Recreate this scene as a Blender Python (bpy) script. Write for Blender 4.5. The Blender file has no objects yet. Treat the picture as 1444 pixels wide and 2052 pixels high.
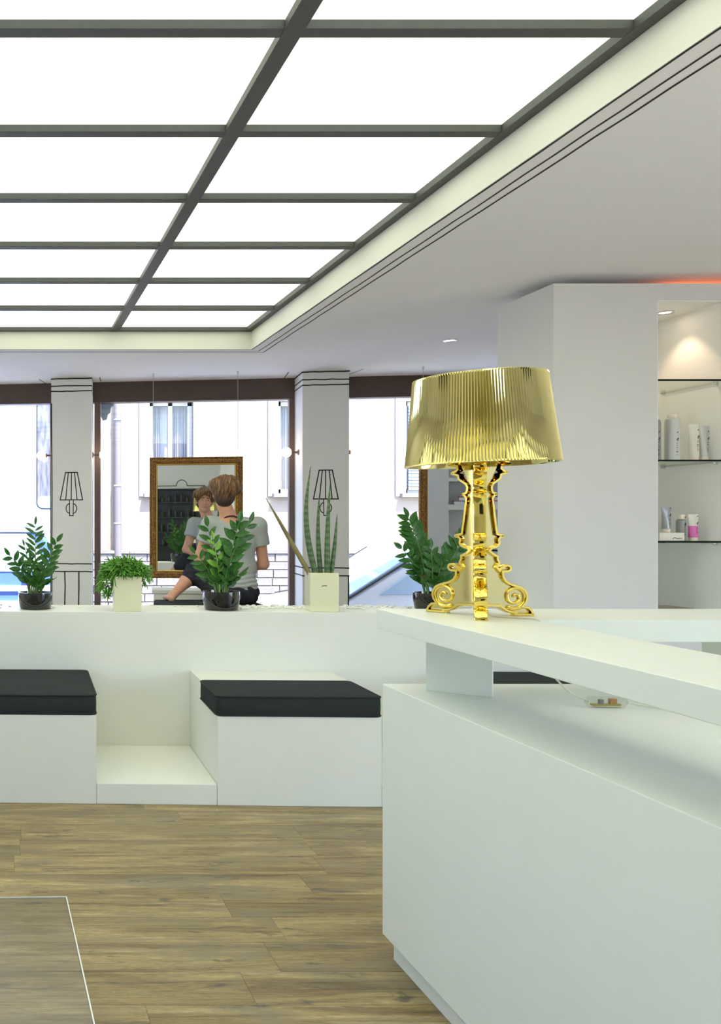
import bpy, bmesh, math, random
import numpy as np
from mathutils import Vector, Matrix

sc = bpy.context.scene
COL = sc.collection
PI = math.pi
def R(a): return math.radians(a)

# ------------------------------------------------------------------ camera, world, sun, exposure
cam_d = bpy.data.cameras.new('camera')
cam = bpy.data.objects.new('camera', cam_d); COL.objects.link(cam)
cam.location = (0, 0, 1.37); cam.rotation_euler = (R(90), 0, 0)
cam_d.sensor_fit = 'HORIZONTAL'; cam_d.sensor_width = 36.0
cam_d.lens = 1750 / 1444 * 36.0
cam_d.shift_x = (722 - 4) / 1444          # an architectural (shifted) lens: the axis points at the left edge
cam_d.shift_y = 19 / 1444
cam_d.clip_start = 0.05; cam_d.clip_end = 200
sc.camera = cam

vs = sc.view_settings
vs.view_transform = 'Standard'; vs.look = 'None'; vs.gamma = 1.0; vs.use_curve_mapping = False
vs.exposure = 0.77
sc.cycles.diffuse_bounces = 8; sc.cycles.max_bounces = 16; sc.cycles.transparent_max_bounces = 16

world = bpy.data.worlds.new('sky'); sc.world = world
world.use_nodes = True
wn = world.node_tree; wn.nodes.clear()
wo = wn.nodes.new('ShaderNodeOutputWorld'); wb = wn.nodes.new('ShaderNodeBackground')
ws = wn.nodes.new('ShaderNodeTexSky'); ws.sky_type = 'NISHITA'
ws.sun_disc = False; ws.sun_elevation = R(61); ws.sun_rotation = R(155); ws.altitude = 300
wb.inputs['Strength'].default_value = 0.85
wn.links.new(ws.outputs[0], wb.inputs[0]); wn.links.new(wb.outputs[0], wo.inputs[0])

sun_d = bpy.data.lights.new('sun', 'SUN'); sun_d.energy = 10.0; sun_d.angle = R(1.0); sun_d.color = (1.0, 0.95, 0.88)
sun = bpy.data.objects.new('sun', sun_d); COL.objects.link(sun)
sun.location = (0, 0, 12); sun.rotation_euler = (R(29), 0, R(25))

LIGHTBOX = 1.12          # radiance of the luminous ceiling panels

# ------------------------------------------------------------------ materials
def lin(c):
    c = c / 255.0
    return c / 12.92 if c <= 0.04045 else ((c + 0.055) / 1.055) ** 2.4
def rgb(r, g, b): return (lin(r), lin(g), lin(b), 1.0)

def newmat(name):
    m = bpy.data.materials.new(name); m.use_nodes = True
    nt = m.node_tree
    return m, nt, nt.nodes['Principled BSDF']

def mat(name, base, rough=0.5, metal=0.0, var=0.0, scale=20.0, bump=0.0, bscale=None, spec=0.5, coat=0.0, stretch=(1, 1, 1)):
    m, nt, b = newmat(name)
    b.inputs['Base Color'].default_value = base
    b.inputs['Roughness'].default_value = rough
    b.inputs['Metallic'].default_value = metal
    b.inputs['Specular IOR Level'].default_value = spec
    if coat: b.inputs['Coat Weight'].default_value = coat; b.inputs['Coat Roughness'].default_value = 0.05
    if var or bump:
        tc = nt.nodes.new('ShaderNodeTexCoord'); mp = nt.nodes.new('ShaderNodeMapping')
        mp.inputs['Scale'].default_value = stretch
        nt.links.new(tc.outputs['Object'], mp.inputs[0])
    if var:
        n = nt.nodes.new('ShaderNodeTexNoise'); n.inputs['Scale'].default_value = scale; n.inputs['Detail'].default_value = 4
        nt.links.new(mp.outputs[0], n.inputs[0])
        r = nt.nodes.new('ShaderNodeValToRGB')
        lo = [max(0, c * (1 - var)) for c in base[:3]] + [1]; hi = [min(1, c * (1 + var)) for c in base[:3]] + [1]
        r.color_ramp.elements[0].position = 0.3; r.color_ramp.elements[1].position = 0.7
        r.color_ramp.elements[0].color = lo; r.color_ramp.elements[1].color = hi
        nt.links.new(n.outputs[0], r.inputs[0]); nt.links.new(r.outputs[0], b.inputs['Base Color'])
    if bump:
        n2 = nt.nodes.new('ShaderNodeTexNoise'); n2.inputs['Scale'].default_value = bscale or scale; n2.inputs['Detail'].default_value = 3
        nt.links.new(mp.outputs[0], n2.inputs[0])
        bp = nt.nodes.new('ShaderNodeBump'); bp.inputs['Strength'].default_value = bump; bp.inputs['Distance'].default_value = 0.01
        nt.links.new(n2.outputs[0], bp.inputs['Height']); nt.links.new(bp.outputs[0], b.inputs['Normal'])
    return m

def emit(name, color, strength):
    m, nt, b = newmat(name)
    b.inputs['Base Color'].default_value = (0.8, 0.8, 0.8, 1)
    b.inputs['Emission Color'].default_value = color; b.inputs['Emission Strength'].default_value = strength
    return m

def pane_mat(name, tint=(1, 1, 1, 1), ior=1.45, rough=0.02):
    m = bpy.data.materials.new(name); m.use_nodes = True
    nt = m.node_tree; nt.nodes.clear()
    o = nt.nodes.new('ShaderNodeOutputMaterial'); mx = nt.nodes.new('ShaderNodeMixShader')
    t = nt.nodes.new('ShaderNodeBsdfTransparent'); g = nt.nodes.new('ShaderNodeBsdfGlossy'); f = nt.nodes.new('ShaderNodeFresnel')
    t.inputs[0].default_value = tint; g.inputs['Roughness'].default_value = rough; f.inputs[0].default_value = ior
    ge = nt.nodes.new('ShaderNodeNewGeometry'); iv = nt.nodes.new('ShaderNodeMath'); iv.operation = 'SUBTRACT'; iv.inputs[0].default_value = 1.0
    ml = nt.nodes.new('ShaderNodeMath'); ml.operation = 'MULTIPLY'
    nt.links.new(ge.outputs['Backfacing'], iv.inputs[1]); nt.links.new(iv.outputs[0], ml.inputs[1]); nt.links.new(f.outputs[0], ml.inputs[0])
    nt.links.new(ml.outputs[0], mx.inputs[0]); nt.links.new(t.outputs[0], mx.inputs[1]); nt.links.new(g.outputs[0], mx.inputs[2])
    nt.links.new(mx.outputs[0], o.inputs[0])
    return m

M = {}
M['wall'] = mat('white_plaster', (0.85, 0.85, 0.835, 1), 0.85, var=0.015, scale=3, bump=0.02, bscale=120, spec=0.2)
M['ceil'] = mat('ceiling_paint', (0.88, 0.87, 0.87, 1), 0.9, var=0.01, scale=2, spec=0.15)
M['cove'] = mat('cove_paint', (0.74, 0.74, 0.66, 1), 0.7, spec=0.2)
M['pillar'] = mat('pillar_paint', (0.85, 0.85, 0.83, 1), 0.8, var=0.012, scale=4, bump=0.02, bscale=90, spec=0.2)
M['lam'] = mat('white_laminate', (0.72, 0.75, 0.69, 1), 0.38, var=0.008, scale=6, spec=0.35)
M['lam2'] = mat('white_bench_laminate', (0.74, 0.745, 0.68, 1), 0.42, var=0.01, scale=5, spec=0.35)
M['beam'] = mat('dark_beam', rgb(74, 76, 74), 0.55, var=0.06, scale=30)
M['brown'] = mat('brown_frame', rgb(82, 68, 60), 0.5, var=0.12, scale=60, bump=0.05)
M['mull'] = mat('brown_mullion', rgb(104, 84, 78), 0.45, var=0.08, scale=40)
M['ink'] = mat('black_paint_line', (0.012, 0.012, 0.011, 1), 0.7)
M['cush'] = mat('charcoal_fabric', rgb(47, 52, 52), 0.92, var=0.22, scale=700, bump=0.25, bscale=900, spec=0.15)
M['pipe'] = mat('black_piping', rgb(24, 26, 27), 0.85)
M['gold'] = mat('gold_chrome', (0.86, 0.67, 0.17, 1), 0.07, 1.0)
M['goldpale'] = mat('gold_chrome_pale', (0.68, 0.60, 0.28, 1), 0.06, 1.0)
M['goldshade'] = mat('gold_shade', (0.68, 0.60, 0.255, 1), 0.05, 1.0)
M['pot'] = mat('black_ceramic', (0.008, 0.008, 0.009, 1), 0.07, coat=0.6)
M['wire'] = mat('handle_wire', rgb(62, 64, 64), 0.4, 0.3)
M['soil'] = mat('soil', (0.02, 0.014, 0.01, 1), 0.95, var=0.4, scale=150, bump=0.5)
M['cream'] = mat('cream_ceramic', rgb(224, 222, 188), 0.22, var=0.01, scale=8, coat=0.3)
M['leaf'] = mat('zz_leaf', (0.026, 0.105, 0.014, 1), 0.36, var=0.45, scale=7, spec=0.35)
M['leafl'] = mat('zz_leaf_young', (0.16, 0.36, 0.035, 1), 0.35, var=0.2, scale=9)
M['stem'] = mat('zz_stem', (0.10, 0.20, 0.045, 1), 0.5, var=0.2, scale=30)
M['moss'] = mat('rhipsalis_green', (0.10, 0.28, 0.028, 1), 0.5, var=0.55, scale=30)
M['chrome'] = mat('steel', (0.6, 0.6, 0.6, 1), 0.25, 1.0)
M['mirror'] = mat('mirror_silver', (0.80, 0.84, 0.78, 1), 0.0, 1.0)
M['glass'] = pane_mat('window_glass')
M['glassgreen'] = pane_mat('shelf_glass', (0.93, 0.97, 0.95, 1))
M['glassedge'] = mat('glass_edge', rgb(10, 24, 20), 0.6, spec=0.1)
M['acryl'] = pane_mat('clear_acrylic', (0.985, 0.985, 0.985, 1), 2.1, 0.22)
M['acryledge'] = mat('acrylic_edge', (0.85, 0.86, 0.85, 1), 0.3)
M['black'] = mat('black_lacquer', (0.006, 0.006, 0.006, 1), 0.35)
M['skin'] = mat('skin', rgb(214, 158, 128), 0.55, var=0.06, scale=14)
M['lips'] = mat('lips', rgb(190, 112, 100), 0.5)
M['brow'] = mat('brow_hair', rgb(120, 84, 50), 0.8)
M['eye'] = mat('eye_dark', rgb(52, 44, 40), 0.25)
M['eyew'] = mat('eye_white', rgb(220, 215, 208), 0.3)
M['shirt'] = mat('grey_marl_cotton', rgb(172, 177, 174), 0.95, var=0.05, scale=260, bump=0.15, bscale=40, spec=0.1)
M['trim'] = mat('black_rib', rgb(28, 28, 30), 0.9)
M['shorts'] = mat('charcoal_cotton', rgb(50, 51, 58), 0.92, var=0.15, scale=120, bump=0.2, bscale=60, spec=0.1)
M['warm'] = emit('warm_bulb', (1.0, 0.55, 0.18, 1), 14.0)
M['globe'] = emit('globe_glass', (1.0, 0.78, 0.52, 1), 7.0)
M['spot'] = emit('spot_lens', (1.0, 0.80, 0.58, 1), 12.0)
M['led'] = emit('orange_led', (1.0, 0.20, 0.04, 1), 2.6)
M['white'] = mat('white_plastic', (0.78, 0.78, 0.77, 1), 0.4)
M['clearplastic'] = pane_mat('clear_plastic', (0.93, 0.93, 0.90, 1), 1.4)
M['cordm'] = mat('pale_cord', rgb(205, 203, 188), 0.5)

def hair_mat():
    m, nt, b = newmat('hair')
    tc = nt.nodes.new('ShaderNodeTexCoord'); mp = nt.nodes.new('ShaderNodeMapping')
    mp.inputs['Scale'].default_value = (80, 30, 12); mp.inputs['Rotation'].default_value = (0.1, 0.35, 0.1)
    n = nt.nodes.new('ShaderNodeTexNoise'); n.inputs['Scale'].default_value = 1.0; n.inputs['Detail'].default_value = 5
    r = nt.nodes.new('ShaderNodeValToRGB'); e = r.color_ramp.elements
    e[0].position = 0.34; e[0].color = rgb(72, 49, 30); e[1].position = 0.72; e[1].color = rgb(168, 128, 80)
    x = r.color_ramp.elements.new(0.52); x.color = rgb(112, 76, 44)
    sp = nt.nodes.new('ShaderNodeSeparateXYZ'); mr = nt.nodes.new('ShaderNodeMapRange')
    nt.links.new(tc.outputs['Object'], sp.inputs[0])
    mr.inputs['From Min'].default_value = 0.80; mr.inputs['From Max'].default_value = 0.90   # darker roots at the nape
    nt.links.new(sp.outputs['Z'], mr.inputs['Value'])
    mx = nt.nodes.new('ShaderNodeMix'); mx.data_type = 'RGBA'
    mx.inputs[6].default_value = rgb(54, 36, 24)
    nt.links.new(mr.outputs[0], mx.inputs[0]); nt.links.new(r.outputs[0], mx.inputs[7])
    nt.links.new(tc.outputs['Object'], mp.inputs[0]); nt.links.new(mp.outputs[0], n.inputs[0])
    nt.links.new(n.outputs[0], r.inputs[0]); nt.links.new(mx.outputs[2], b.inputs['Base Color'])
    b.inputs['Roughness'].default_value = 0.5
    return m
M['hair'] = hair_mat()

def wood_mat(name, use_bricks):
    m, nt, b = newmat(name)
    L = nt.links.new
    tc = nt.nodes.new('ShaderNodeTexCoord'); oi = nt.nodes.new('ShaderNodeObjectInfo')
    vm = nt.nodes.new('ShaderNodeVectorMath'); vm.operation = 'SCALE'
    cx = nt.nodes.new('ShaderNodeCombineXYZ')
    L(oi.outputs['Random'], cx.inputs[0]); L(oi.outputs['Random'], cx.inputs[1])
    L(cx.outputs[0], vm.inputs[0]); vm.inputs['Scale'].default_value = 57.0
    ad = nt.nodes.new('ShaderNodeVectorMath'); ad.operation = 'ADD'
    L(tc.outputs['Object'], ad.inputs[0]); L(vm.outputs[0], ad.inputs[1])
    def noise(sx, sy, detail, rough=0.6, dist=0.0):
        mp = nt.nodes.new('ShaderNodeMapping'); mp.inputs['Scale'].default_value = (sx, sy, 1)
        n = nt.nodes.new('ShaderNodeTexNoise'); n.inputs['Scale'].default_value = 1.0
        n.inputs['Detail'].default_value = detail; n.inputs['Roughness'].default_value = rough; n.inputs['Distortion'].default_value = dist
        L(ad.outputs[0], mp.inputs[0]); L(mp.outputs[0], n.inputs[0]); return n
    def ramp(n, stops):
        r = nt.nodes.new('ShaderNodeValToRGB'); el = r.color_ramp.elements
        el[0].position, el[0].color = stops[0]; el[1].position, el[1].color = stops[-1]
        for p, c in stops[1:-1]:
            x = el.new(p); x.color = c
        L(n.outputs[0], r.inputs[0]); return r
    def mixc(kind, f, a, bb):
        x = nt.nodes.new('ShaderNodeMix'); x.data_type = 'RGBA'; x.blend_type = kind
        if isinstance(f, float): x.inputs[0].default_value = f
        else: L(f, x.inputs[0])
        L(a, x.inputs[6]); L(bb, x.inputs[7]); return x.outputs[2]
    broad = ramp(noise(1.1, 9.0, 4, 0.6, 0.9), [(0.32, rgb(136, 118, 86)), (0.5, rgb(176, 157, 116)), (0.68, rgb(208, 190, 148))])
    grain = ramp(noise(2.6, 60.0, 6, 0.75, 1.0), [(0.28, rgb(140, 132, 116)), (0.5, rgb(226, 221, 206)), (0.7, rgb(255, 252, 242))])
    c = mixc('MULTIPLY', 0.9, broad.outputs[0], grain.outputs[0])
    fine = ramp(noise(28.0, 190.0, 3, 0.7, 0.3), [(0.35, rgb(205, 200, 188)), (0.65, rgb(255, 255, 252))])
    c = mixc('MULTIPLY', 0.8, c, fine.outputs[0])
    grey = ramp(noise(1.3, 6.0, 5, 0.65, 1.6), [(0.48, (0, 0, 0, 1)), (0.66, (0.8, 0.8, 0.8, 1))])
    gc = nt.nodes.new('ShaderNodeRGB'); gc.outputs[0].default_value = rgb(126, 116, 94)
    c = mixc('MIX', grey.outputs[0], c, gc.outputs[0])
    knot = ramp(noise(5.5, 24.0, 5, 0.65, 0.8), [(0.585, (0, 0, 0, 1)), (0.69, (0.9, 0.9, 0.9, 1))])
    kc = nt.nodes.new('ShaderNodeRGB'); kc.outputs[0].default_value = rgb(84, 78, 68)
    c = mixc('MIX', knot.outputs[0], c, kc.outputs[0])
    streak = ramp(noise(2.2, 48.0, 2, 0.5, 0.6), [(0.64, (0, 0, 0, 1)), (0.74, (0.6, 0.6, 0.6, 1))])
    c = mixc('MIX', streak.outputs[0], c, kc.outputs[0])
    # each board a shade of its own
    hv = nt.nodes.new('ShaderNodeHueSaturation'); mr = nt.nodes.new('ShaderNodeMapRange')
    mr.inputs['To Min'].default_value = 0.97; mr.inputs['To Max'].default_value = 1.06
    L(oi.outputs['Random'], mr.inputs['Value']); L(mr.outputs[0], hv.inputs['Value']); L(c, hv.inputs['Color'])
    L(hv.outputs[0], b.inputs['Base Color'])
    b.inputs['Roughness'].default_value = 0.42; b.inputs['Specular IOR Level'].default_value = 0.4
    bp = nt.nodes.new('ShaderNodeBump'); bp.inputs['Strength'].default_value = 0.06; bp.inputs['Distance'].default_value = 0.004
    L(grain.outputs[0], bp.inputs['Height']); L(bp.outputs[0], b.inputs['Normal'])
    return m
M['wood'] = wood_mat('vinyl_wood', False)

def frame_mat():
    m, nt, b = newmat('antique_gilt_frame')
    tc = nt.nodes.new('ShaderNodeTexCoord'); n = nt.nodes.new('ShaderNodeTexNoise')
    n.inputs['Scale'].default_value = 90; n.inputs['Detail'].default_value = 6
    r = nt.nodes.new('ShaderNodeValToRGB'); e = r.color_ramp.elements
    e[0].position = 0.35; e[0].color = rgb(92, 55, 22); e[1].position = 0.68; e[1].color = rgb(186, 138, 70)
    nt.links.new(tc.outputs['Object'], n.inputs[0]); nt.links.new(n.outputs[0], r.inputs[0]); nt.links.new(r.outputs[0], b.inputs['Base Color'])
    b.inputs['Roughness'].default_value = 0.4; b.inputs['Metallic'].default_value = 0.35
    bp = nt.nodes.new('ShaderNodeBump'); bp.inputs['Strength'].default_value = 0.5; bp.inputs['Distance'].default_value = 0.01
    nt.links.new(n.outputs[0], bp.inputs['Height']); nt.links.new(bp.outputs[0], b.inputs['Normal'])
    return m
M['frame'] = frame_mat()
M['fillet'] = mat('gilt_fillet', rgb(205, 165, 80), 0.35, 0.5)

def spear_mat():
    m, nt, b = newmat('spear_leaf')
    tc = nt.nodes.new('ShaderNodeTexCoord'); w = nt.nodes.new('ShaderNodeTexWave'); w.bands_direction = 'Z'
    w.inputs['Scale'].default_value = 9; w.inputs['Distortion'].default_value = 6; w.inputs['Detail'].default_value = 3
    r = nt.nodes.new('ShaderNodeValToRGB'); e = r.color_ramp.elements
    e[0].color = rgb(58, 86, 52); e[1].color = rgb(92, 120, 74)
    nt.links.new(tc.outputs['Object'], w.inputs[0]); nt.links.new(w.outputs[0], r.inputs[0]); nt.links.new(r.outputs[0], b.inputs['Base Color'])
    b.inputs['Roughness'].default_value = 0.5
    return m
M['spear'] = spear_mat()
M['speardry'] = mat('spear_leaf_dry', rgb(122, 112, 70), 0.6, var=0.25, scale=12)

# ------------------------------------------------------------------ mesh builder
class MB:
    def __init__(s): s.v = []; s.f = []; s.mi = []; s.cur = 0
    def add(s, vs, fs):
        o = len(s.v); s.v += [tuple(v) for v in vs]
        for f in fs: s.f.append(tuple(i + o for i in f)); s.mi.append(s.cur)
        return s
    def box(s, x0, x1, y0, y1, z0, z1):
        return s.add([(x0,y0,z0),(x1,y0,z0),(x1,y1,z0),(x0,y1,z0),(x0,y0,z1),(x1,y0,z1),(x1,y1,z1),(x0,y1,z1)],
                     [(0,3,2,1),(4,5,6,7),(0,1,5,4),(1,2,6,5),(2,3,7,6),(3,0,4,7)])
    def prism(s, poly, axis, a, b):
        """poly of 2-D points extruded along axis ('x','y','z') from a to b"""
        n = len(poly)
        def p(u, w, t): return (t, u, w) if axis == 'x' else ((u, t, w) if axis == 'y' else (u, w, t))
        vs = [p(u, w, a) for u, w in poly] + [p(u, w, b) for u, w in poly]
        fs = [tuple(range(n)), tuple(range(2 * n - 1, n - 1, -1))] + [(i, i + n, (i + 1) % n + n, (i + 1) % n) for i in range(n)]
        return s.add(vs, fs)
    def tube(s, pts, rad, n=8, cap=True):
        pts = [Vector(p) for p in pts]; m = len(pts)
        rad = rad if isinstance(rad, (list, tuple)) else [rad] * m
        vs = []; up = None
        for i, p in enumerate(pts):
            t = (pts[min(i + 1, m - 1)] - pts[max(i - 1, 0)])
            t = t.normalized() if t.length > 1e-9 else Vector((0, 0, 1))
            if up is None:
                a = Vector((0, 0, 1)) if abs(t.z) < 0.9 else Vector((1, 0, 0))
                up = (a - t * a.dot(t)).normalized()
            else:
                up = (up - t * up.dot(t)); up = up.normalized() if up.length > 1e-6 else Vector((1, 0, 0))
            sd = t.cross(up)
            for k in range(n):
                an = 2 * PI * k / n
                vs.append(p + (up * math.cos(an) + sd * math.sin(an)) * rad[i])
        fs = []
        for i in range(m - 1):
            for k in range(n):
                a = i * n + k; b = i * n + (k + 1) % n
                fs.append((a, b, b + n, a + n))
        if cap: fs += [tuple(range(n - 1, -1, -1)), tuple((m - 1) * n + k for k in range(n))]
        return s.add(vs, fs)
    def lathe(s, prof, n=32, c=(0, 0, 0)):
        vs = []; m = len(prof)
        for r, z in prof:
            for k in range(n):
                a = 2 * PI * k / n
                vs.append((c[0] + r * math.cos(a), c[1] + r * math.sin(a), c[2] + z))
        fs = []
        for i in range(m - 1):
            for k in range(n):
                a = i * n + k; b = i * n + (k + 1) % n
                fs.append((a, b, b + n, a + n))
        if prof[0][0] > 1e-6: fs.append(tuple(range(n - 1, -1, -1)))
        if prof[-1][0] > 1e-6: fs.append(tuple((m - 1) * n + k for k in range(n)))
        return s.add(vs, fs)
    def sphere(s, c, r, n=10, m=6):
        rr = r if isinstance(r, (tuple, list)) else (r, r, r)
        vs = [(c[0], c[1], c[2] - rr[2])]
        for i in range(1, m):
            p = -PI / 2 + PI * i / m
            for k in range(n):
                a = 2 * PI * k / n
                vs.append((c[0] + rr[0] * math.cos(p) * math.cos(a), c[1] + rr[1] * math.cos(p) * math.sin(a), c[2] + rr[2] * math.sin(p)))
        vs.append((c[0], c[1], c[2] + rr[2])); L = len(vs) - 1
        fs = [(0, 1 + (k + 1) % n, 1 + k) for k in range(n)]
        for i in range(m - 2):
            for k in range(n):
                a = 1 + i * n + k; b = 1 + i * n + (k + 1) % n
                fs.append((a, b, b + n, a + n))
        o = 1 + (m - 2) * n
        fs += [(o + k, o + (k + 1) % n, L) for k in range(n)]
        return s.add(vs, fs)
    def ribbon(s, pts, w, t, closed=False):
        """flat painted line in the local x-z plane, lying on y=0 and proud towards -y"""
        pts = [Vector((p[0], 0, p[1])) for p in pts]
        if closed: pts = pts + [pts[0]]
        for a, b in zip(pts, pts[1:]):
            d = (b - a)
            if d.length < 1e-6: continue
            d.normalize(); q = Vector((-d.z, 0, d.x)) * w / 2
            a2 = a - d * w * 0.45; b2 = b + d * w * 0.45
            c = [a2 - q, b2 - q, b2 + q, a2 + q]
            s.add([(v.x, -t, v.z) for v in c] + [(v.x, 0.0, v.z) for v in c],
                  [(0,1,2,3),(7,6,5,4),(0,4,5,1),(1,5,6,2),(2,6,7,3),(3,7,4,0)])
        return s
    def build(s, name, m, parent=None, smooth=False, loc=None, rotz=0.0, bevel=0.0, seg=2, kind=None, angle=40):
        me = bpy.data.meshes.new(name)
        me.from_pydata(s.v, [], s.f); me.update()
        bm = bmesh.new(); bm.from_mesh(me); bmesh.ops.recalc_face_normals(bm, faces=bm.faces); bm.to_mesh(me); bm.free()
        ms = m if isinstance(m, (list, tuple)) else [m]
        for q in ms: me.materials.append(q)
        if len(ms) > 1: me.polygons.foreach_set('material_index', s.mi)
        if smooth:
            me.polygons.foreach_set('use_smooth', [True] * len(me.polygons))
            if angle < 180:
                me.set_sharp_from_angle(angle=R(angle))
        o = bpy.data.objects.new(name, me); COL.objects.link(o)
        if parent is not None: o.parent = parent
        if loc is not None: o.location = loc
        if rotz: o.rotation_euler = (0, 0, rotz)
        if bevel:
            b = o.modifiers.new('bevel', 'BEVEL'); b.width = bevel; b.segments = seg; b.limit_method = 'ANGLE'; b.angle_limit = R(35)
        if kind: o['kind'] = kind
        return o

def tag(o, label, cat, group=None):
    o['label'] = label; o['category'] = cat
    if group: o['group'] = group
    return o
def thing(name, label, cat, loc=(0, 0, 0), rotz=0.0, group=None):
    o = bpy.data.objects.new(name, None); o.empty_display_size = 0.1; COL.objects.link(o)
    o.location = loc; o.rotation_euler = (0, 0, rotz)
    return tag(o, label, cat, group)
def struct(o): o['kind'] = 'structure'; return o
def share(name, me, parent, loc, rot=(0, 0, 0), scale=(1, 1, 1), m=None):
    o = bpy.data.objects.new(name, me); COL.objects.link(o); o.parent = parent
    o.location = loc; o.rotation_euler = rot; o.scale = scale
    return o

# ------------------------------------------------------------------ room shell
ZC = 2.75           # plain ceiling
ZG = 2.89           # underside of the luminous ceiling grid
LX0, LX1, LY0, LY1 = -1.29, 2.0, -0.13, 7.0
RX0, RX1, RY0, RY1 = -2.8, 5.8, -1.8, 9.4

floor = struct(MB().box(RX0, RX1, RY0, RY1, -0.12, -0.0015).build('floor', M['wood']))
PW, PL = 0.184, 1.22
rng = random.Random(4)
pm = MB().box(0.0004, PL - 0.0004, 0.0004, PW - 0.0004, -0.0035, 0.0)
pl0 = pm.build('plank', M['wood'], floor, bevel=0.0009, seg=1); plank_me = pl0.data
first = True
for r_ in range(22):
    y = 0.45 + r_ * PW
    x = -2.6 - rng.random() * PL
    while x < 1.6:
        if x + PL > -2.75:
            o = pl0 if first else share('plank', plank_me, floor, (0, 0, 0))
            if not first:
                b = o.modifiers.new('bevel', 'BEVEL'); b.width = 0.0009; b.segments = 1
            o.location = (x, y, 0); first = False
        x += PL

cb = MB()
cb.box(RX0, LX0, RY0, RY1, ZC, 3.05).box(LX1, RX1, RY0, RY1, ZC, 3.05).box(LX0, LX1, RY0, LY0, ZC, 3.05).box(LX0, LX1, LY1, RY1, ZC, 3.05)
ceiling = struct(cb.build('ceiling', M['ceil']))
MB().box(LX0, LX1, LY0, LY1, 2.98, 3.05).build('roof_panel', M['ceil'], ceiling)
# bright cove lining round the light box
cv = MB()
cv.box(LX1 - 0.004, LX1 + 0.001, LY0, LY1, ZC - 0.001, ZG + 0.02)
cv.box(LX0, LX1, LY1 - 0.004, LY1 + 0.001, ZC - 0.001, ZG + 0.02)
cv.box(LX0 - 0.001, LX0 + 0.004, LY0, LY1, ZC - 0.001, ZG + 0.02)
cv.build('cove_lining', M['cove'], ceiling)
def ceil_line(pts, w, name='painted_line'):
    b = MB()
    for (x0, y0), (x1, y1) in zip(pts, pts[1:]):
        d = Vector((x1 - x0, y1 - y0)).normalized(); q = Vector((-d.y, d.x)) * w / 2
        p = [(x0 - q.x, y0 - q.y), (x1 - q.x, y1 - q.y), (x1 + q.x, y1 + q.y), (x0 + q.x, y0 + q.y)]
        b.prism(p, 'z', ZC - 0.0012, ZC)
    b.build(name, M['ink'], ceiling)
rng = random.Random(9)
for off, w in ((0.006, 0.010), (0.078, 0.008), (0.128, 0.009)):
    pts = [(LX1 + off + rng.uniform(-.0025, .0025), LY0 + (LY1 + off - LY0) * k / 40) for k in range(41)]
    ceil_line(pts, w)
for off, w in ((0.006, 0.008), (0.078, 0.006), (0.128, 0.006)):
    ceil_line([(LX0, LY1 + off), (LX1 + off, LY1 + off)], w)

wl = MB().box(RX0 - 0.1, RX0, RY0, RY1, 0, 0.8).box(RX0 - 0.1, RX0, RY0, RY1, 2.4, 3.05).box(RX0 - 0.1, RX0, RY0, 0.4, 0.8, 2.4).box(RX0 - 0.1, RX0, 2.25, RY1, 0.8, 2.4)
wall_left = struct(wl.build('wall_left', M['wall']))
w5 = struct(MB().box(RX0 - 0.09, RX0 - 0.02, 0.4, 0.46, 0.8, 2.4).box(RX0 - 0.09, RX0 - 0.02, 2.19, 2.25, 0.8, 2.4).build('added_window_left', M['mull']))  # unseen window added so daylight lifts the counter side and ceiling
MB().box(RX0 - 0.06, RX0 - 0.052, 0.46, 2.19, 0.8, 2.4).build('pane', M['glass'], w5)
# unseen glazing added in the right wall to brighten ceiling and partition
wr_ = MB().box(RX1, RX1 + 0.1, RY0, RY1, 0, 0.12).box(RX1, RX1 + 0.1, RY0, RY1, 2.60, 3.05).box(RX1, RX1 + 0.1, RY0, -1.3, 0.12, 2.60).box(RX1, RX1 + 0.1, 2.12, RY1, 0.12, 2.60)
wall_right = struct(wr_.build('wall_right', M['wall']))
w4 = MB()
for y in (-1.3, 0.38, 2.06): w4.box(RX1 + 0.02, RX1 + 0.09, y, y + 0.06, 0.12, 2.60)
w4 = struct(w4.build('added_window_right', M['mull']))
for y in (-1.24, 0.44): MB().box(RX1 + 0.05, RX1 + 0.058, y, y + 1.62, 0.12, 2.60).build('pane', M['glass'], w4)
wall_back = struct(MB().box(RX0, RX1, RY0 - 0.1, RY0, 0, 3.05).build('wall_back', M['wall']))
# a projecting pier behind the camera and the outline painted over the black cabinet (both seen in the mirror)
struct(MB().box(1.28, 2.9, RY0, RY0 + 0.35, 0, ZC).build('wall_pier', M['wall']))
pl = [(0.95, 2.04), (0.95, 2.10), (0.60, 2.10)] + [(0.49 + 0.11 * math.cos(a), 2.10 + 0.12 * math.sin(a)) for a in [PI * k / 12 for k in range(1, 12)]] + [(0.38, 2.10), (-0.55, 2.10)]
lo = MB().ribbon(pl, 0.014, 0.002).build('painted_line', M['ink'], wall_back, loc=(0, RY0, 0))
lo.scale = (1, -1, 1)

# luminous ceiling: emitting glass panels between dark beams
lc = thing('luminous_ceiling', 'large backlit glass ceiling with dark grid of beams', 'ceiling light', (0, 0, ZG))
m, nt, b = newmat('backlit_glass')
b.inputs['Base Color'].default_value = (0.55, 0.55, 0.55, 1); b.inputs['Roughness'].default_value = 0.08
tc = nt.nodes.new('ShaderNodeTexCoord'); nz = nt.nodes.new('ShaderNodeTexNoise'); nz.inputs['Scale'].default_value = 0.9
mr = nt.nodes.new('ShaderNodeMapRange'); mr.inputs['To Min'].default_value = LIGHTBOX * 0.93; mr.inputs['To Max'].default_value = LIGHTBOX * 1.07
nt.links.new(tc.outputs['Object'], nz.inputs[0]); nt.links.new(nz.outputs[0], mr.inputs['Value']); nt.links.new(mr.outputs[0], b.inputs['Emission Strength'])
b.inputs['Emission Color'].default_value = (0.94, 1.0, 0.80, 1)
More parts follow.
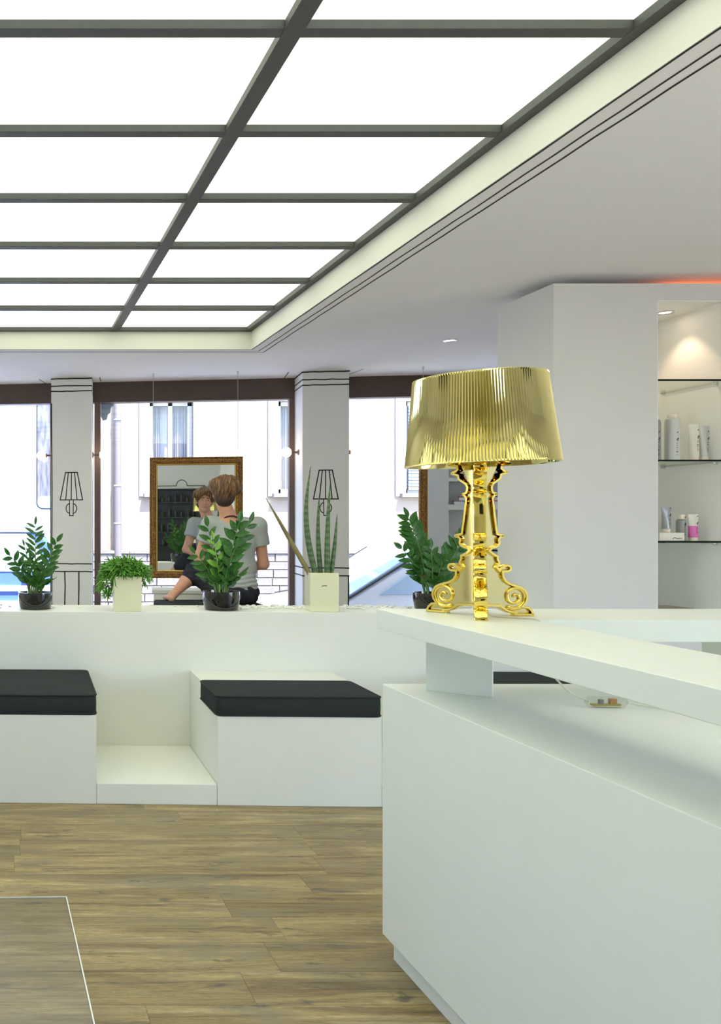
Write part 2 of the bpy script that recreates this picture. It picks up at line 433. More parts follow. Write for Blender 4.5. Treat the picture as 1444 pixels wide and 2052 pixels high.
M['panel'] = m
bxs = [LX0, -0.19, 0.905, LX1]; bys = [LY1 - 0.713 * k for k in range(11)]
BW = 0.032
for i in range(3):
    for j in range(10):
        x0, x1, y1, y0 = bxs[i], bxs[i + 1], bys[j], bys[j + 1]
        MB().box(x0 + 0.005, x1 - 0.005, y0 + 0.005, y1 - 0.005, 0.032, 0.040).build('glass_panel', M['panel'], lc)
for x in bxs[1:3]:
    MB().box(x - BW, x + BW, LY0, LY1, 0.0, 0.031).build('beam', M['beam'], lc, bevel=0.002)
MB().box(LX0, LX0 + 0.05, LY0, LY1, 0.0, 0.031).build('beam', M['beam'], lc)
MB().box(LX1 - 0.05, LX1 - 0.005, LY0, LY1, 0.0, 0.031).build('beam', M['beam'], lc)
for j, y in enumerate(bys):
    for i in range(3):
        x0 = bxs[i] + (0.05 if i == 0 else BW); x1 = bxs[i + 1] - (0.05 if i == 2 else BW)
        h = 0.026
        ya, yb = y - h, y + h
        if j == 0: ya, yb = y - 0.04, y - 0.005
        if j == 10: ya, yb = y + 0.002, y + 0.04
        MB().box(x0, x1, ya, yb, 0.001, 0.031).build('crossbeam', M['beam'], lc, bevel=0.002)

# ------------------------------------------------------------------ window wall (turned by 8 degrees)
WA = R(-8); W0 = Vector((0, 8.79, 0))
def wloc(t, d=0.0, z=0.0):
    return (W0.x + t * math.cos(WA) + d * math.sin(WA), W0.y + t * math.sin(WA) - d * math.cos(WA), z)
hd = MB().box(-2.95, 5.95, 0.0, 0.12, 2.55, ZC).build('trim_1', M['brown'], loc=tuple(W0), rotz=WA); struct(hd)
struct(MB().box(-2.95, 5.95, 0.0, 0.12, 0.0, 0.10).build('trim_2', M['mull'], loc=tuple(W0), rotz=WA))
def window(name, t0, t1, posts):
    w = MB()
    for a, b2 in posts: w.box(a, b2, 0.0, 0.08, 0.10, 2.55)
    o = struct(w.build(name, M['mull'], loc=tuple(W0), rotz=WA))
    MB().box(t0, t1, 0.036, 0.044, 0.10, 2.55).build('pane', M['glass'], o)
    return o
window('window_1', -2.95, 0.485, [(0.485, 0.522)])
window('window_2', 0.985, 2.79, [(0.925, 0.985), (2.79, 2.845)])
window('window_3', 3.275, 5.95, [(3.25, 3.275)])

def pillar(t0, t1, d, label, z1, z2, right_trim):
    th = thing('pillar', label, 'pillar', wloc(t0), WA, 'white pillars between the windows')
    w = t1 - t0
    MB().box(0, w, -d, 0.12, 0.0, ZC).build('shaft', M['pillar'], th, bevel=0.003)
    rg = random.Random(int(t0 * 100))
    def wob(pts, a=0.0022): return [(x + rg.uniform(-a, a), z + rg.uniform(-a, a)) for x, z in pts]
    def hline(z, x0=0.0, x1=None, lw=0.011):
        x1 = w if x1 is None else x1
        MB().ribbon(wob([(x0 + (x1 - x0) * k / 8, z) for k in range(9)]), lw, 0.0012).build('painted_line', M['ink'], th, loc=(0, -d, 0))
    def vline(x, za, zb, lw=0.012):
        MB().ribbon(wob([(x, za + (zb - za) * k / 6) for k in range(7)], 0.003), lw, 0.0012).build('painted_line', M['ink'], th, loc=(0, -d, 0))
    for z in (2.742, 2.672, 2.622):
        hline(z)
        for sx, rz in ((0.0, -PI / 2), (w, PI / 2)):          # the same lines carried round both sides
            q = MB().ribbon([(0, z), (d - 0.01, z)], 0.011, 0.0012)
            o = q.build('painted_line', M['ink'], th)
            o.location = (sx, (0.0 if sx == 0 else -d), 0); o.rotation_euler = (0, 0, rz)
    hline(z1); hline(z2)
    for q in (z1, z2):
        o = MB().ribbon([(0, q), (d - 0.01, q)], 0.011, 0.0012).build('painted_line', M['ink'], th); o.rotation_euler = (0, 0, -PI / 2)
    if right_trim: vline(w - 0.006, 0.02, z2)
    else:
        vline(w * 0.34, 0.02, z2); vline(w * 0.68, 0.02, z2); vline(0.006, 0.02, 2.5, 0.010)
    # outline of a wall lamp
    cx = w / 2; L = []
    b = MB()
    zt, zb_, zs = 1.84, 1.578, 1.425
    b.ribbon(wob([(cx - 0.058, zt), (cx + 0.058, zt), (cx + 0.108, zb_), (cx - 0.108, zb_)], 0.002), 0.010, 0.0012, True)
    for u in (-0.5, 0.0, 0.5): b.ribbon(wob([(cx + u * 0.058, zt), (cx + u * 0.108, zb_)], 0.002), 0.009, 0.0012)
    b.ribbon([(cx - 0.019, zb_), (cx - 0.017, zs), (cx + 0.017, zs), (cx + 0.019, zb_)], 0.008, 0.0012)
    for sg in (-1, 1):
        b.ribbon([(cx + sg * (0.017 + 0.034 * math.sin(a)), 1.495 + 0.046 * math.cos(a)) for a in [PI * k / 10 for k in range(11)]], 0.008, 0.0012)
    b.build('painted_lamp_outline', M['ink'], th, loc=(0, -d, 0))
    # moulding strokes on the ceiling at both corners
    return th
pillar(0.522, 0.91, 0.31, 'white pillar with a drawn wall lamp nearest the left edge', 0.963, 0.89, False)
pillar(2.84, 3.25, 0.37, 'white pillar with drawn wall lamp behind the spear-leaf plant', 0.945, 0.872, True)
for (ta, da, tb, db) in ((0.44, 0.0, 0.40, 0.26), (0.99, 0.05, 0.985, 0.30), (2.74, 0.02, 2.72, 0.36), (3.28, 0.02, 3.36, 0.42)):
    a, c = wloc(ta, da), wloc(tb, db); ceil_line([(a[0], a[1]), (c[0], c[1])], 0.008)

# globe sconces on the sides of the pillars
def sconce(t, d, sg, label):
    th = thing('globe_sconce', label, 'wall light', wloc(t, d, 2.02), WA, 'globe lamps on the pillar sides')
    MB().lathe([(0.028, 0.0), (0.026, 0.008), (0.010, 0.018), (0.009, 0.055), (0.02, 0.058), (0.02, 0.075)], 16).build('arm', M['mull'], th, True).rotation_euler = (0, sg * PI / 2, 0)
    g = MB().sphere((sg * 0.112, 0, 0), 0.046, 20, 12).build('globe', M['globe'], th, True, angle=180)
    return th
sconce(0.522, 0.13, -1, 'glowing globe lamp on the left side of the leftmost pillar')
sconce(0.91, 0.13, 1, 'glowing globe lamp right of leftmost pillar, above the trailing plant')
sconce(2.84, 0.20, -1, 'glowing globe lamp left of the pillar behind the spear-leaf plant')
sconce(3.25, 0.13, 1, 'glowing globe lamp between second pillar and gold table lamp')

# ------------------------------------------------------------------ outside: street, facade, vehicles
ZS = -0.42
M['asph'] = mat('asphalt', (0.52, 0.50, 0.50, 1), 0.9, var=0.15, scale=60)
M['pave'] = mat('pavement', (0.60, 0.58, 0.56, 1), 0.9, var=0.1, scale=20)
M['render'] = mat('cream_render', (0.245, 0.208, 0.175, 1), 0.9, var=0.02, scale=6, bump=0.05, bscale=60)
M['stone'] = mat('pale_stone', (0.185, 0.175, 0.175, 1), 0.85, var=0.18, scale=14, bump=0.4, bscale=45)
M['mortar'] = mat('mortar', (0.15, 0.145, 0.15, 1), 0.95)
M['wframe'] = mat('white_window_frame', (0.36, 0.35, 0.34, 1), 0.5)
M['curt'] = mat('curtain', (0.30, 0.30, 0.34, 1), 0.9)
M['wdark'] = mat('window_room', (0.36, 0.37, 0.41, 1), 0.8)
M['blueslat'] = mat('blue_shutter', rgb(150, 175, 205), 0.6)
M['pipem'] = mat('downpipe_paint', (0.15, 0.135, 0.145, 1), 0.6)
M['carblue'] = mat('blue_car_paint', (0.10, 0.20, 0.62, 1), 0.25, coat=0.6)
M['carwhite'] = mat('white_car_paint', (0.78, 0.80, 0.82, 1), 0.3, coat=0.5)
M['carglass'] = mat('car_glass', (0.42, 0.55, 0.66, 1), 0.06)
M['tyre'] = mat('tyre', (0.02, 0.02, 0.02, 1), 0.8)
M['lens'] = mat('lamp_lens', rgb(150, 158, 170), 0.15)
struct(MB().box(-14, 22, 9.4, 30, ZS - 0.2, ZS).build('street', M['asph']))
struct(MB().box(-14, 22, 8.95, 9.9, ZS, -0.02).build('pavement', M['pave']))
struct(MB().box(5.92, 22, -8, 8.95, ZS, -0.05).build('side_pavement', M['pave']))
struct(MB().box(-14, -2.92, -8, 8.95, ZS, -0.05).build('yard_paving', M['pave']))
FY = 14.0
bld = thing('apartment_building', 'cream rendered building with stone base across the street', 'building', (0, FY, ZS))
zb = 0.89 - ZS
wins = [(2.36, 3.06), (4.42, 5.30), (6.46, 7.4), (-2.6, -1.8)]
Z0W, Z1W = 1.82 - ZS, 3.30 - ZS
fb = MB(); xs = sorted(wins); px_ = -10.0
for a, c in xs:
    fb.box(px_, a, 0, 0.35, zb, 5.4); fb.box(a, c, 0, 0.35, zb, Z0W); fb.box(a, c, 0, 0.35, Z1W, 5.4); px_ = c
fb.box(px_, 16.0, 0, 0.35, zb, 5.4)
fb.build('wall', M['render'], bld)
MB().box(-10, 16, -0.10, 0.35, zb - 0.03, zb + 0.02).build('base_ledge', M['stone'], bld)
base = MB().box(-10, 16, -0.045, 0.35, 0, zb - 0.03).build('stone_base', M['mortar'], bld)
rng = random.Random(21)
smes = []
for k in range(5):
    w = 0.26 + 0.06 * k
    bb = MB().box(0.006, w - 0.006, -0.03, 0.0, 0.006, 0.122)
    o = bb.build('brick', M['stone'], base, bevel=0.006, seg=1, loc=(-9.9, -0.045, 0.02 + 0.0)); smes.append((w, o.data, o))
used = set()
row_h = 0.128
nrow = int((zb - 0.04) / row_h)
spare = [o for _, _, o in smes]
cnt = 0
for r_ in range(nrow - 1, -1, -1):
    z = zb - 0.035 - (nrow - r_) * row_h
    if z + ZS < -0.05: break
    x = -0.6 - rng.random() * 0.4
    while x < 7.4 and cnt < 290:
        k = rng.randrange(5); w, me, _ = smes[k]
        if spare: o = spare.pop(0); w = o.data.vertices[1].co.x + 0.006
        else:
            o = share('brick', me, base, (0, 0, 0)); b_ = o.modifiers.new('bevel', 'BEVEL'); b_.width = 0.006; b_.segments = 1
        o.location = (x, -0.045 + rng.uniform(-0.006, 0.006), z); x += w; cnt += 1
for wi, (a, c) in enumerate(wins):
    wf = MB(); tw = 0.07
    z0, z1 = Z0W, Z1W
    for q in ((a, a + tw), (c - tw, c), ((a + c) / 2 - 0.035, (a + c) / 2 + 0.035)): wf.box(q[0], q[1], 0.08, 0.16, z0, z1)
    wf.box(a, c, 0.08, 0.16, z0, z0 + tw).box(a, c, 0.08, 0.16, z1 - tw, z1)
    # pale surround proud of the wall
    wf.box(a - 0.16, a, -0.03, 0.02, z0 - 0.05, z1 + 0.16).box(c, c + 0.16, -0.03, 0.02, z0 - 0.05, z1 + 0.16).box(a, c, -0.03, 0.02, z1, z1 + 0.16)
    w = wf.build('window', M['wframe'], bld)
    MB().box(a + tw, c - tw, 0.115, 0.125, z0 + tw, z1 - tw).build('pane', M['glass'], w)
    MB().box(a - 0.1, c + 0.1, -0.12, 0.1, z0 - 0.06, z0).build('sill', M['stone'], w)
    MB().box(a, c, 0.33, 0.36, z0, z1).build('room_backing', M['wdark'], w)
    if wi in (0, 1):
        for s0, s1 in ((a + 0.02, a + (c - a) * 0.3), (c - (c - a) * 0.38, c - 0.02)):
            cu = MB(); n = 24
            pts = [(s0 + (s1 - s0) * k / n, 0.24 + 0.025 * math.sin(k * 1.7)) for k in range(n + 1)]
            poly = pts + [(x, y + 0.006) for x, y in reversed(pts)]
            cu.prism(poly, 'z', z0 + 0.02, z1).build('curtain', M['curt'], w)
    else:
        for k in range(26):
            MB().box(a + tw, c - tw, 0.03, 0.05, z0 + 0.06 + k * 0.052, z0 + 0.10 + k * 0.052).build('slat', M['blueslat'], w)
dp = MB().tube([(1.84, -0.08, zb + 0.1), (1.84, -0.08, 5.4)], 0.052, 12)
d0 = dp.build('downpipe', M['pipem'], bld, True)
MB().tube([(1.86, -0.085, 0.3), (1.845, -0.085, zb + 0.12), (1.84, -0.085, 2.35)], 0.058, 12).build('pipe_shoe', M['pipem'], d0, True)
for z in (1.2, 1.75, 2.35, 3.4): MB().lathe([(0.058, 0), (0.066, 0.004), (0.066, 0.02), (0.058, 0.024)], 14, (1.845, -0.085, z)).build('bracket', M['wframe'], d0, True)

def car(name, label, x0, x1, y0, y1, prof, belt, paint, glassband, nose_left, wheels=(0.2, 0.8)):
    th = thing(name, label, 'car', (x0, y0, ZS))
    W = y1 - y0
    b = MB().prism(prof, 'y', 0.0, W).build('body', paint, th, True, bevel=0.05, seg=3)
    for poly in glassband:
        MB().prism(poly, 'y', -0.012, W + 0.012).build('side_glass', M['carglass'], th, bevel=0.01)
    for u in wheels:
        for yy in (0.02, W - 0.20):
            wl = MB().lathe([(0.0, 0.0), (0.2, 0.0), (0.30, 0.02), (0.315, 0.06), (0.315, 0.14), (0.30, 0.18), (0.0, 0.18)], 24)
            o = wl.build('wheel', M['tyre'], th, True); o.rotation_euler = (-PI / 2, 0, 0); o.location = ((x1 - x0) * u, yy - 0.03, 0.315)
    return th
# blue estate car beyond the left window
bc = car('parked_car', 'blue car with pale trim parked beyond left window', -3.3, 0.98, 10.9, 12.6,
    [(0.05, 0.28), (0.0, 0.8), (0.25, 1.02), (0.9, 1.12), (1.5, 1.70), (3.75, 1.74), (4.15, 1.15), (4.28, 0.9), (4.26, 0.28)], 1.0, M['carblue'],
    [[(1.15, 1.16), (1.62, 1.62), (2.5, 1.64), (2.5, 1.16)], [(2.6, 1.16), (2.6, 1.64), (3.65, 1.64), (3.9, 1.16)]], True)
MB().box(0.1, 4.25, -0.03, 0.02, 0.92, 0.99).build('trim_strip', M['carwhite'], bc, bevel=0.008)
MB().box(0.1, 4.27, -0.04, 0.02, 0.52, 0.80).build('side_sill', M['carwhite'], bc, bevel=0.01)
for x in (2.45, 3.55): MB().box(x, x + 0.22, -0.045, 0.0, 1.04, 1.10).build('door_handle', M['lens'], bc, bevel=0.02)
MB().box(1.2, 4.0, -0.02, 0.02, 1.655, 1.70).build('roof_rail', M['carwhite'], bc, bevel=0.01)
# white van behind it with a tall rounded window
vn = thing('parked_van', 'tall white van with a rounded side window beyond left window', 'van', (-2.2, 12.75, ZS))
MB().prism([(0.0, 0.3), (0.0, 3.7), (3.2, 3.7), (3.2, 0.3)], 'y', 0, 1.0).build('body', M['carwhite'], vn, bevel=0.06, seg=3)
def rrect(x0, x1, z0, z1, r, n=6):
    p = []
    for cx, cz, a0 in ((x1 - r, z1 - r, 0), (x0 + r, z1 - r, PI / 2), (x0 + r, z0 + r, PI), (x1 - r, z0 + r, 1.5 * PI)):
        p += [(cx + r * math.cos(a0 + PI / 2 * k / n), cz + r * math.sin(a0 + PI / 2 * k / n)) for k in range(n + 1)]
    return p
MB().prism(rrect(2.70, 3.15, 1.97, 3.62, 0.10), 'y', -0.015, 0.02).build('window_seal', M['tyre'], vn)
MB().prism(rrect(2.715, 3.135, 1.985, 3.605, 0.09), 'y', -0.022, 0.0).build('side_window', mat('van_glass_reflections', (0.15, 0.15, 0.18, 1), 0.5, var=0.5, scale=4, spec=0.1, stretch=(6, 1, 1)), vn)  # grey streaks in the colour stand in for reflections on the glass
MB().prism(rrect(2.715, 3.135, 1.985, 2.16, 0.08), 'y', -0.027, 0.0).build('window_band', M['blueslat'], vn)
for u in (0.55, 2.6):
    o = MB().lathe([(0.0, 0.0), (0.2, 0.0), (0.30, 0.02), (0.315, 0.06), (0.315, 0.14), (0.0, 0.16)], 24).build('wheel', M['tyre'], vn, True)
    o.rotation_euler = (-PI / 2, 0, 0); o.location = (u, 0.0, 0.315)
# white car beyond the third window
wc = car('parked_car', 'white car with sloping windscreen parked beyond the right window', 2.95, 7.05, 10.1, 11.7,
    [(0.05, 0.28), (0.0, 0.62), (0.12, 0.74), (1.05, 0.88), (1.95, 1.44), (3.3, 1.46), (3.95, 1.02), (4.1, 0.95), (4.08, 0.28)], 0.9, M['carwhite'],
    [[(1.40, 0.94), (2.02, 1.36), (2.6, 1.38), (2.6, 0.94)], [(2.68, 0.94), (2.68, 1.38), (3.2, 1.38), (3.65, 0.98)]], True)
for y0_, y1_ in ((-0.006, 0.03), (1.57, 1.606)): MB().prism([(0.70, 0.835), (1.07, 0.895), (1.94, 1.44), (1.93, 1.456), (1.055, 0.908), (0.70, 0.847)], 'y', y0_, y1_).build('windscreen_seal', M['tyre'], wc)
MB().prism([(1.09, 0.915), (1.92, 1.44), (1.91, 1.456), (1.08, 0.925)], 'y', 0.09, 1.51).build('windscreen', M['carglass'], wc)
MB().prism([(0.30, 0.66), (1.2, 0.79), (1.75, 0.79), (1.3, 0.72)], 'y', -0.012, 0.0).build('body_band', mat('pale_blue_band', (0.60, 0.70, 0.76, 1), 0.3), wc)  # flat pale blue band on the side of the white car

aw = MB().prism([(0.0, 0.0), (0.13, 0.0), (0.125, -0.05), (0.10, -0.06), (0.095, -0.11), (0.07, -0.13), (0.06, -0.18), (0.02, -0.19), (0.0, -0.15)], 'y', -0.012, 0.012).build('awning_fringe', M['blueslat'], None, loc=wloc(0.985, -0.134, 2.575), rotz=WA)
tag(aw, 'small grey-blue awning fringe hanging outside by the leftmost pillar', 'awning')

# ------------------------------------------------------------------ partition block with glass-shelf niche
BY0, BY1 = 4.88, 5.43
ZT = 2.70
pb = MB()
pb.box(3.08, 3.66, BY0, BY1, 0, ZT).box(4.04, 4.31, BY0, BY1, 0, ZT)
pb.box(3.66, 4.04, BY0, BY1, 2.605, ZT).box(3.66, 4.04, 5.40, BY1, 0, 2.605).box(3.66, 4.04, BY0, 5.40, 0, 0.85)
pb.box(4.31, 5.80, BY0, 5.08, 0, ZT).box(5.3, 5.80, 5.08, BY1, 0, ZT).box(4.31, 5.3, 5.08, BY1, 2.3, ZT).box(4.31, 5.3, 5.08, BY1, 0, 0.80)
block = struct(pb.build('wall_partition', mat('partition_paint', (0.70, 0.70, 0.68, 1), 0.85, var=0.012, scale=3, spec=0.2)))
nl = MB().box(4.036, 4.0405, BY0 + 0.001, 5.40, 0.85, 2.605).box(3.6595, 3.664, BY0 + 0.001, 5.40, 0.85, 2.605).box(3.664, 4.036, 5.395, 5.4005, 0.85, 2.605).box(3.664, 4.036, BY0 + 0.001, 5.395, 2.60, 2.6055)
nl.build('niche_lining', mat('niche_white', (0.88, 0.88, 0.87, 1), 0.8, spec=0.2), block)
# shelf boards in its far side (seen in the second mirror)
sh = thing('wall_shelf', 'white recessed shelf boards reflected in the right mirror', 'shelf', (4.31, 5.08, 0))
for z0, z1 in ((1.06, 1.10), (1.50, 1.56), (1.82, 1.86)): MB().box(0, 0.99, 0.0, 0.35, z0, z1).build('board', M['lam'], sh)
for z in (1.045, 0.985): MB().ribbon([(0, z), (0.99, z)], 0.012, 0.002).build('painted_line', M['ink'], sh, loc=(0, 0.352, 0)).scale = (1, -1, 1)
MB().box(0, 0.99, 0.0, 0.35, 0.84, 1.05).build('drawer_front', M['lam'], sh)
for k in range(9): MB().ribbon([(0.05 + 0.11 * k, 0.985), (0.05 + 0.11 * k, 0.90)], 0.012, 0.002).build('painted_line', M['ink'], sh, loc=(0, 0.352, 0)).scale = (1, -1, 1)
M['red'] = mat('red_card', rgb(190, 50, 45), 0.5); M['greycard'] = mat('grey_card', rgb(120, 112, 115), 0.5); M['pinkcard'] = mat('pink_card', rgb(235, 190, 185), 0.5)
rng = random.Random(2)
for k in range(6):
    for lv in range(2):
        if lv and k > 3: continue
        b_ = thing('product_box', ('first', 'second', 'third', 'fourth', 'fifth', 'sixth')[k] + ' flat white box with ' + ('red' if (k + lv) % 2 else 'grey') + ' lid in the ' + ('upper' if lv else 'lower') + ' layer on the reflected shelf', 'box', (4.37 + 0.118 * k + 0.05 * lv, 5.30, 1.56 + lv * 0.045), 0, 'small boxes on the reflected shelf')
        MB().box(0, 0.10, 0, 0.1, 0, 0.034).build('carton', M['white'], b_)
        MB().box(-0.001, 0.101, -0.001, 0.101, 0.034, 0.045).build('lid', M['red'] if (k + lv) % 2 else M['greycard'], b_)
for k in range(2):
    b_ = thing('product_box', ('pale pink upright carton on reflected shelf, ' + ('nearer the boxes' if k == 0 else 'at its end')), 'box', (5.10 + 0.09 * k, 5.30, 1.56), 0, 'pink cartons on the reflected shelf')
    MB().box(0, 0.07, 0, 0.07, 0, 0.14).build('carton', M['pinkcard'], b_); MB().box(-0.001, 0.071, -0.001, 0.071, 0.0, 0.015).build('base_band', M['greycard'], b_)

# glass shelves in the niche
SZ = (2.166, 1.716, 1.261)
SL = ('top glass shelf in the niche, empty', 'middle glass shelf in the niche, carrying tall white bottles', 'lowest glass shelf in the niche, carrying a pink tube')
for z, lb in zip(SZ, SL):
    t = thing('glass_shelf', lb, 'shelf', (3.66, BY0, z), 0, 'glass shelves in the niche')
    MB().box(0.006, 0.374, 0.006, 0.512, -0.010, 0.0).build('plate', M['glassgreen'], t)
    MB().box(0.006, 0.374, 0.002, 0.0055, -0.010, 0.0).build('front_edge', M['glassedge'], t)
    for y in (0.05, 0.44):
        MB().tube([(0.374, y, -0.016), (0.352, y, -0.016)], [0.009, 0.006], 10).build('peg', M['chrome'], t, True)
        MB().tube([(0.002, y, -0.016), (0.025, y, -0.016)], [0.009, 0.006], 10).build('peg', M['chrome'], t, True)
    MB().tube([(0.372, 0.05, -0.013), (0.372, 0.44, -0.013)], 0.0025, 6).build('rail', M['chrome'], t, True)

M['pl_clear'] = mat('frosted_bottle', rgb(206, 208, 204), 0.3, var=0.02); M['pl_grey'] = mat('grey_bottle', rgb(150, 150, 148), 0.35)
M['pl_cream'] = mat('cream_tube', rgb(226, 222, 205), 0.4); M['pl_silver'] = mat('silver_tube', rgb(168, 170, 172), 0.3, 0.3)
M['pl_pink'] = mat('pink_tube', rgb(222, 110, 180), 0.35); M['capm'] = mat('cap_cream', rgb(236, 224, 206), 0.4)
def scribble(th, x, y, z0, h, seed, w=0.012):
    """the small dark script running up each pack"""
    rg = random.Random(seed); b_ = MB()
    z = z0
    while z < z0 + h:
        L = rg.uniform(0.006, 0.014); a = rg.uniform(-0.5, 0.5)
        b_.ribbon([(-w / 2, z), (w / 2 * rg.uniform(0.2, 1), z + a * 0.008)], 0.0022, 0.0006)
        z += L
    b_.ribbon([(w * 0.1, z + 0.002), (w * 0.6, z + 0.02), (-w * 0.4, z + 0.008)], 0.0028, 0.0006)
    b_.ribbon([(0, z + 0.05), (0.004, z + 0.054)], 0.004, 0.0006)
    b_.build('print', M['ink'], th, loc=(x, y, 0), kind='stuff')
def bottle(x, y, z, r, h, m, label, seed):
    t = thing('product_bottle', label, 'bottle', (x, y, z), 0, 'bottles on the niche shelves')
    MB().lathe([(r * 0.9, 0), (r, 0.004), (r, h * 0.84), (r * 0.9, h * 0.9), (r * 0.6, h * 0.925)], 24).build('body', m, t, True)
    MB().lathe([(r * 0.62, h * 0.925), (r * 0.62, h * 0.99), (r * 0.55, h)], 20).build('cap', M['capm'], t, True)
    scribble(t, 0.002, -r - 0.0003, h * 0.12, h * 0.28, seed)
def tube_pack(x, y, z, w, h, m, label, seed, cap=0.02, mcap=None, body2=None):
    """a squeeze tube standing on its cap: round at the cap, flat crimp on top"""
    t = thing('product_tube', label, 'tube', (x, y, z), 0, 'tubes on the niche shelves')
    MB().lathe([(w * 0.34, 0), (w * 0.36, 0.003), (w * 0.36, cap)], 20).build('cap', mcap or M['capm'], t, True)
    n = 20; vs = []; K = 8
    for i in range(K + 1):
        u = i / K; z_ = cap + (h - cap) * u
        rx = w * (0.40 + 0.10 * u); ry = w * 0.38 * (1 - u) ** 0.8 + 0.0015
        for k in range(n):
            a = 2 * PI * k / n; vs.append((rx * math.cos(a), ry * math.sin(a), z_))
    fs = [(i * n + k, i * n + (k + 1) % n, (i + 1) * n + (k + 1) % n, (i + 1) * n + k) for i in range(K) for k in range(n)]
    fs += [tuple(range(n - 1, -1, -1)), tuple(K * n + k for k in range(n))]
    b_ = MB().add(vs, fs)
    if body2:
        b_.mi = [1 if (b_.v[f[0]][2] < cap + (h - cap) * 0.49) else 0 for f in b_.f]
        b_.build('body', [m, body2], t, True)
    else: b_.build('body', m, t, True)
    scribble(t, 0.004, -w * 0.40, cap + (h - cap) * 0.2, (h - cap) * 0.3, seed, 0.009)
bottle(3.715, 4.975, SZ[1], 0.030, 0.255, M['pl_grey'], 'grey bottle half hidden by the edge of the niche', 1)
bottle(3.815, 4.975, SZ[1], 0.036, 0.262, M['pl_clear'], 'tall pale bottle on middle niche shelf, beside the grey one', 2)
tube_pack(3.935, 4.97, SZ[1], 0.062, 0.21, M['pl_cream'], 'cream tube on the middle niche shelf, right of the bottles', 3)
tube_pack(3.998, 4.975, SZ[1], 0.058, 0.20, M['pl_clear'], 'pale grey tube at right end of middle niche shelf', 4)
bx = thing('product_box', 'low cream box on lowest niche shelf under the silver tube', 'box', (3.71, 4.93, SZ[2]))
MB().box(0, 0.142, 0, 0.10, 0, 0.046).build('carton', M['pl_cream'], bx, bevel=0.003); MB().ribbon([(0.075, 0.012), (0.085, 0.018), (0.10, 0.012), (0.125, 0.014)], 0.003, 0.0006).build('print', M['ink'], bx, kind='stuff')
tube_pack(3.79, 4.985, SZ[2] + 0.046, 0.056, 0.145, M['pl_silver'], 'silver tube standing on the low cream box', 5)
b2_ = thing('product_bottle', 'small grey bottle with white cap between silver and pink tubes', 'bottle', (3.878, 4.99, SZ[2]), 0, 'bottles on the niche shelves')
MB().lathe([(0.022, 0), (0.024, 0.003), (0.024, 0.115), (0.014, 0.122)], 20).build('body', M['pl_grey'], b2_, True); MB().lathe([(0.019, 0.122), (0.019, 0.145), (0.016, 0.149)], 18).build('cap', M['capm'], b2_, True)
scribble(b2_, 0.004, -0.0243, 0.03, 0.05, 8, 0.008)
tube_pack(3.935, 4.975, SZ[2], 0.060, 0.150, M['pl_cream'], 'pink squeeze tube on the lowest niche shelf', 6, 0.018, M['capm'], M['pl_pink'])
MAGC = [rgb(150, 140, 118), rgb(96, 86, 70), rgb(168, 158, 140)]
for k in range(3):
    mg = MB().box(-0.11, 0.11, -0.15, 0.15, 0, 0.007)
    o = mg.build('magazine', mat('magazine_cover_%d' % k, MAGC[k], 0.5, var=0.2, scale=12), None, bevel=0.001, seg=1)
    o.location = (3.80 + 0.008 * k, 5.06 + 0.01 * k, 0.85 + 0.0072 * k); o.rotation_euler = (0, 0, R(90 + 5 * k - 4))
    tag(o, ('topmost', 'middle', 'bottom')[2 - k] + ' thin magazine lying at the bottom of the niche', 'magazine', 'magazines in the niche')

# recessed spotlights
def spotlight(x, y, z, label, energy, cone):
    t = thing('recessed_spotlight', label, 'spotlight', (x, y, z), 0, 'recessed spotlights')
    MB().lathe([(0.030, -0.001), (0.044, -0.006), (0.050, -0.003), (0.050, 0.0)], 24).build('ring', M['chrome'], t, True)
    MB().lathe([(0.0, -0.0015), (0.030, -0.0015), (0.030, 0.0)], 24).build('lens', M['spot'], t)
    ld = bpy.data.lights.new('spot_beam', 'SPOT'); ld.energy = energy; ld.spot_size = R(cone); ld.spot_blend = 0.5; ld.color = (1.0, 0.72, 0.45); ld.shadow_soft_size = 0.02
    lo = bpy.data.objects.new('spot_beam', ld); COL.objects.link(lo); lo.parent = t; lo.location = (0, 0, -0.012)
spotlight(3.41, 6.65, ZC, 'small lit spotlight in the ceiling between pillar and partition', 8, 80)
spotlight(3.90, 5.14, 2.60, 'small lit spotlight in the top of the niche', 3.2, 95)
ls = MB().box(3.80, 5.6, 5.10, 5.13, ZT, ZT + 0.012).build('led_strip', M['led']); tag(ls, 'orange light strip glowing on top of the white partition', 'light strip')

# ------------------------------------------------------------------ planter wall, bench, cushions (turned by 2 degrees)
BA = R(-2.0); B0 = Vector((0, 4.25, 0))
def bl(x, y, z=0.0):
    return (B0.x + x * math.cos(BA) - y * math.sin(BA), B0.y + x * math.sin(BA) + y * math.cos(BA), z)
WF = 0.735; WT = 0.40; ZP = 0.857          # wall face and thickness behind the bench front, ledge height
pw = thing('planter_wall', 'low white partition wall behind the bench, carrying the plants', 'partition', tuple(B0), BA)
MB().box(-2.75, 3.2, WF, WF + WT, 0, ZP).build('wall_body', M['lam2'], pw, bevel=0.003)
bench = thing('built_in_bench', 'white built-in bench of seat boxes joined by low steps', 'bench', tuple(B0), BA)
def seat_box(x0, x1, ledge):
    b_ = MB()
    if ledge: b_.prism([(0.0, 0.0), (0.0, 0.43), (0.43, 0.43), (0.43, 0.527), (WF - 0.001, 0.527), (WF - 0.001, 0.0)], 'x', x0, x1)
    else: b_.box(x0, x1, 0, WF - 0.001, 0, 0.43)
    b_.build('seat_box', M['lam2'], bench, bevel=0.0025)
seat_box(-1.0, 0.458, False); seat_box(1.04, 1.82, True); seat_box(2.46, 2.96, False)
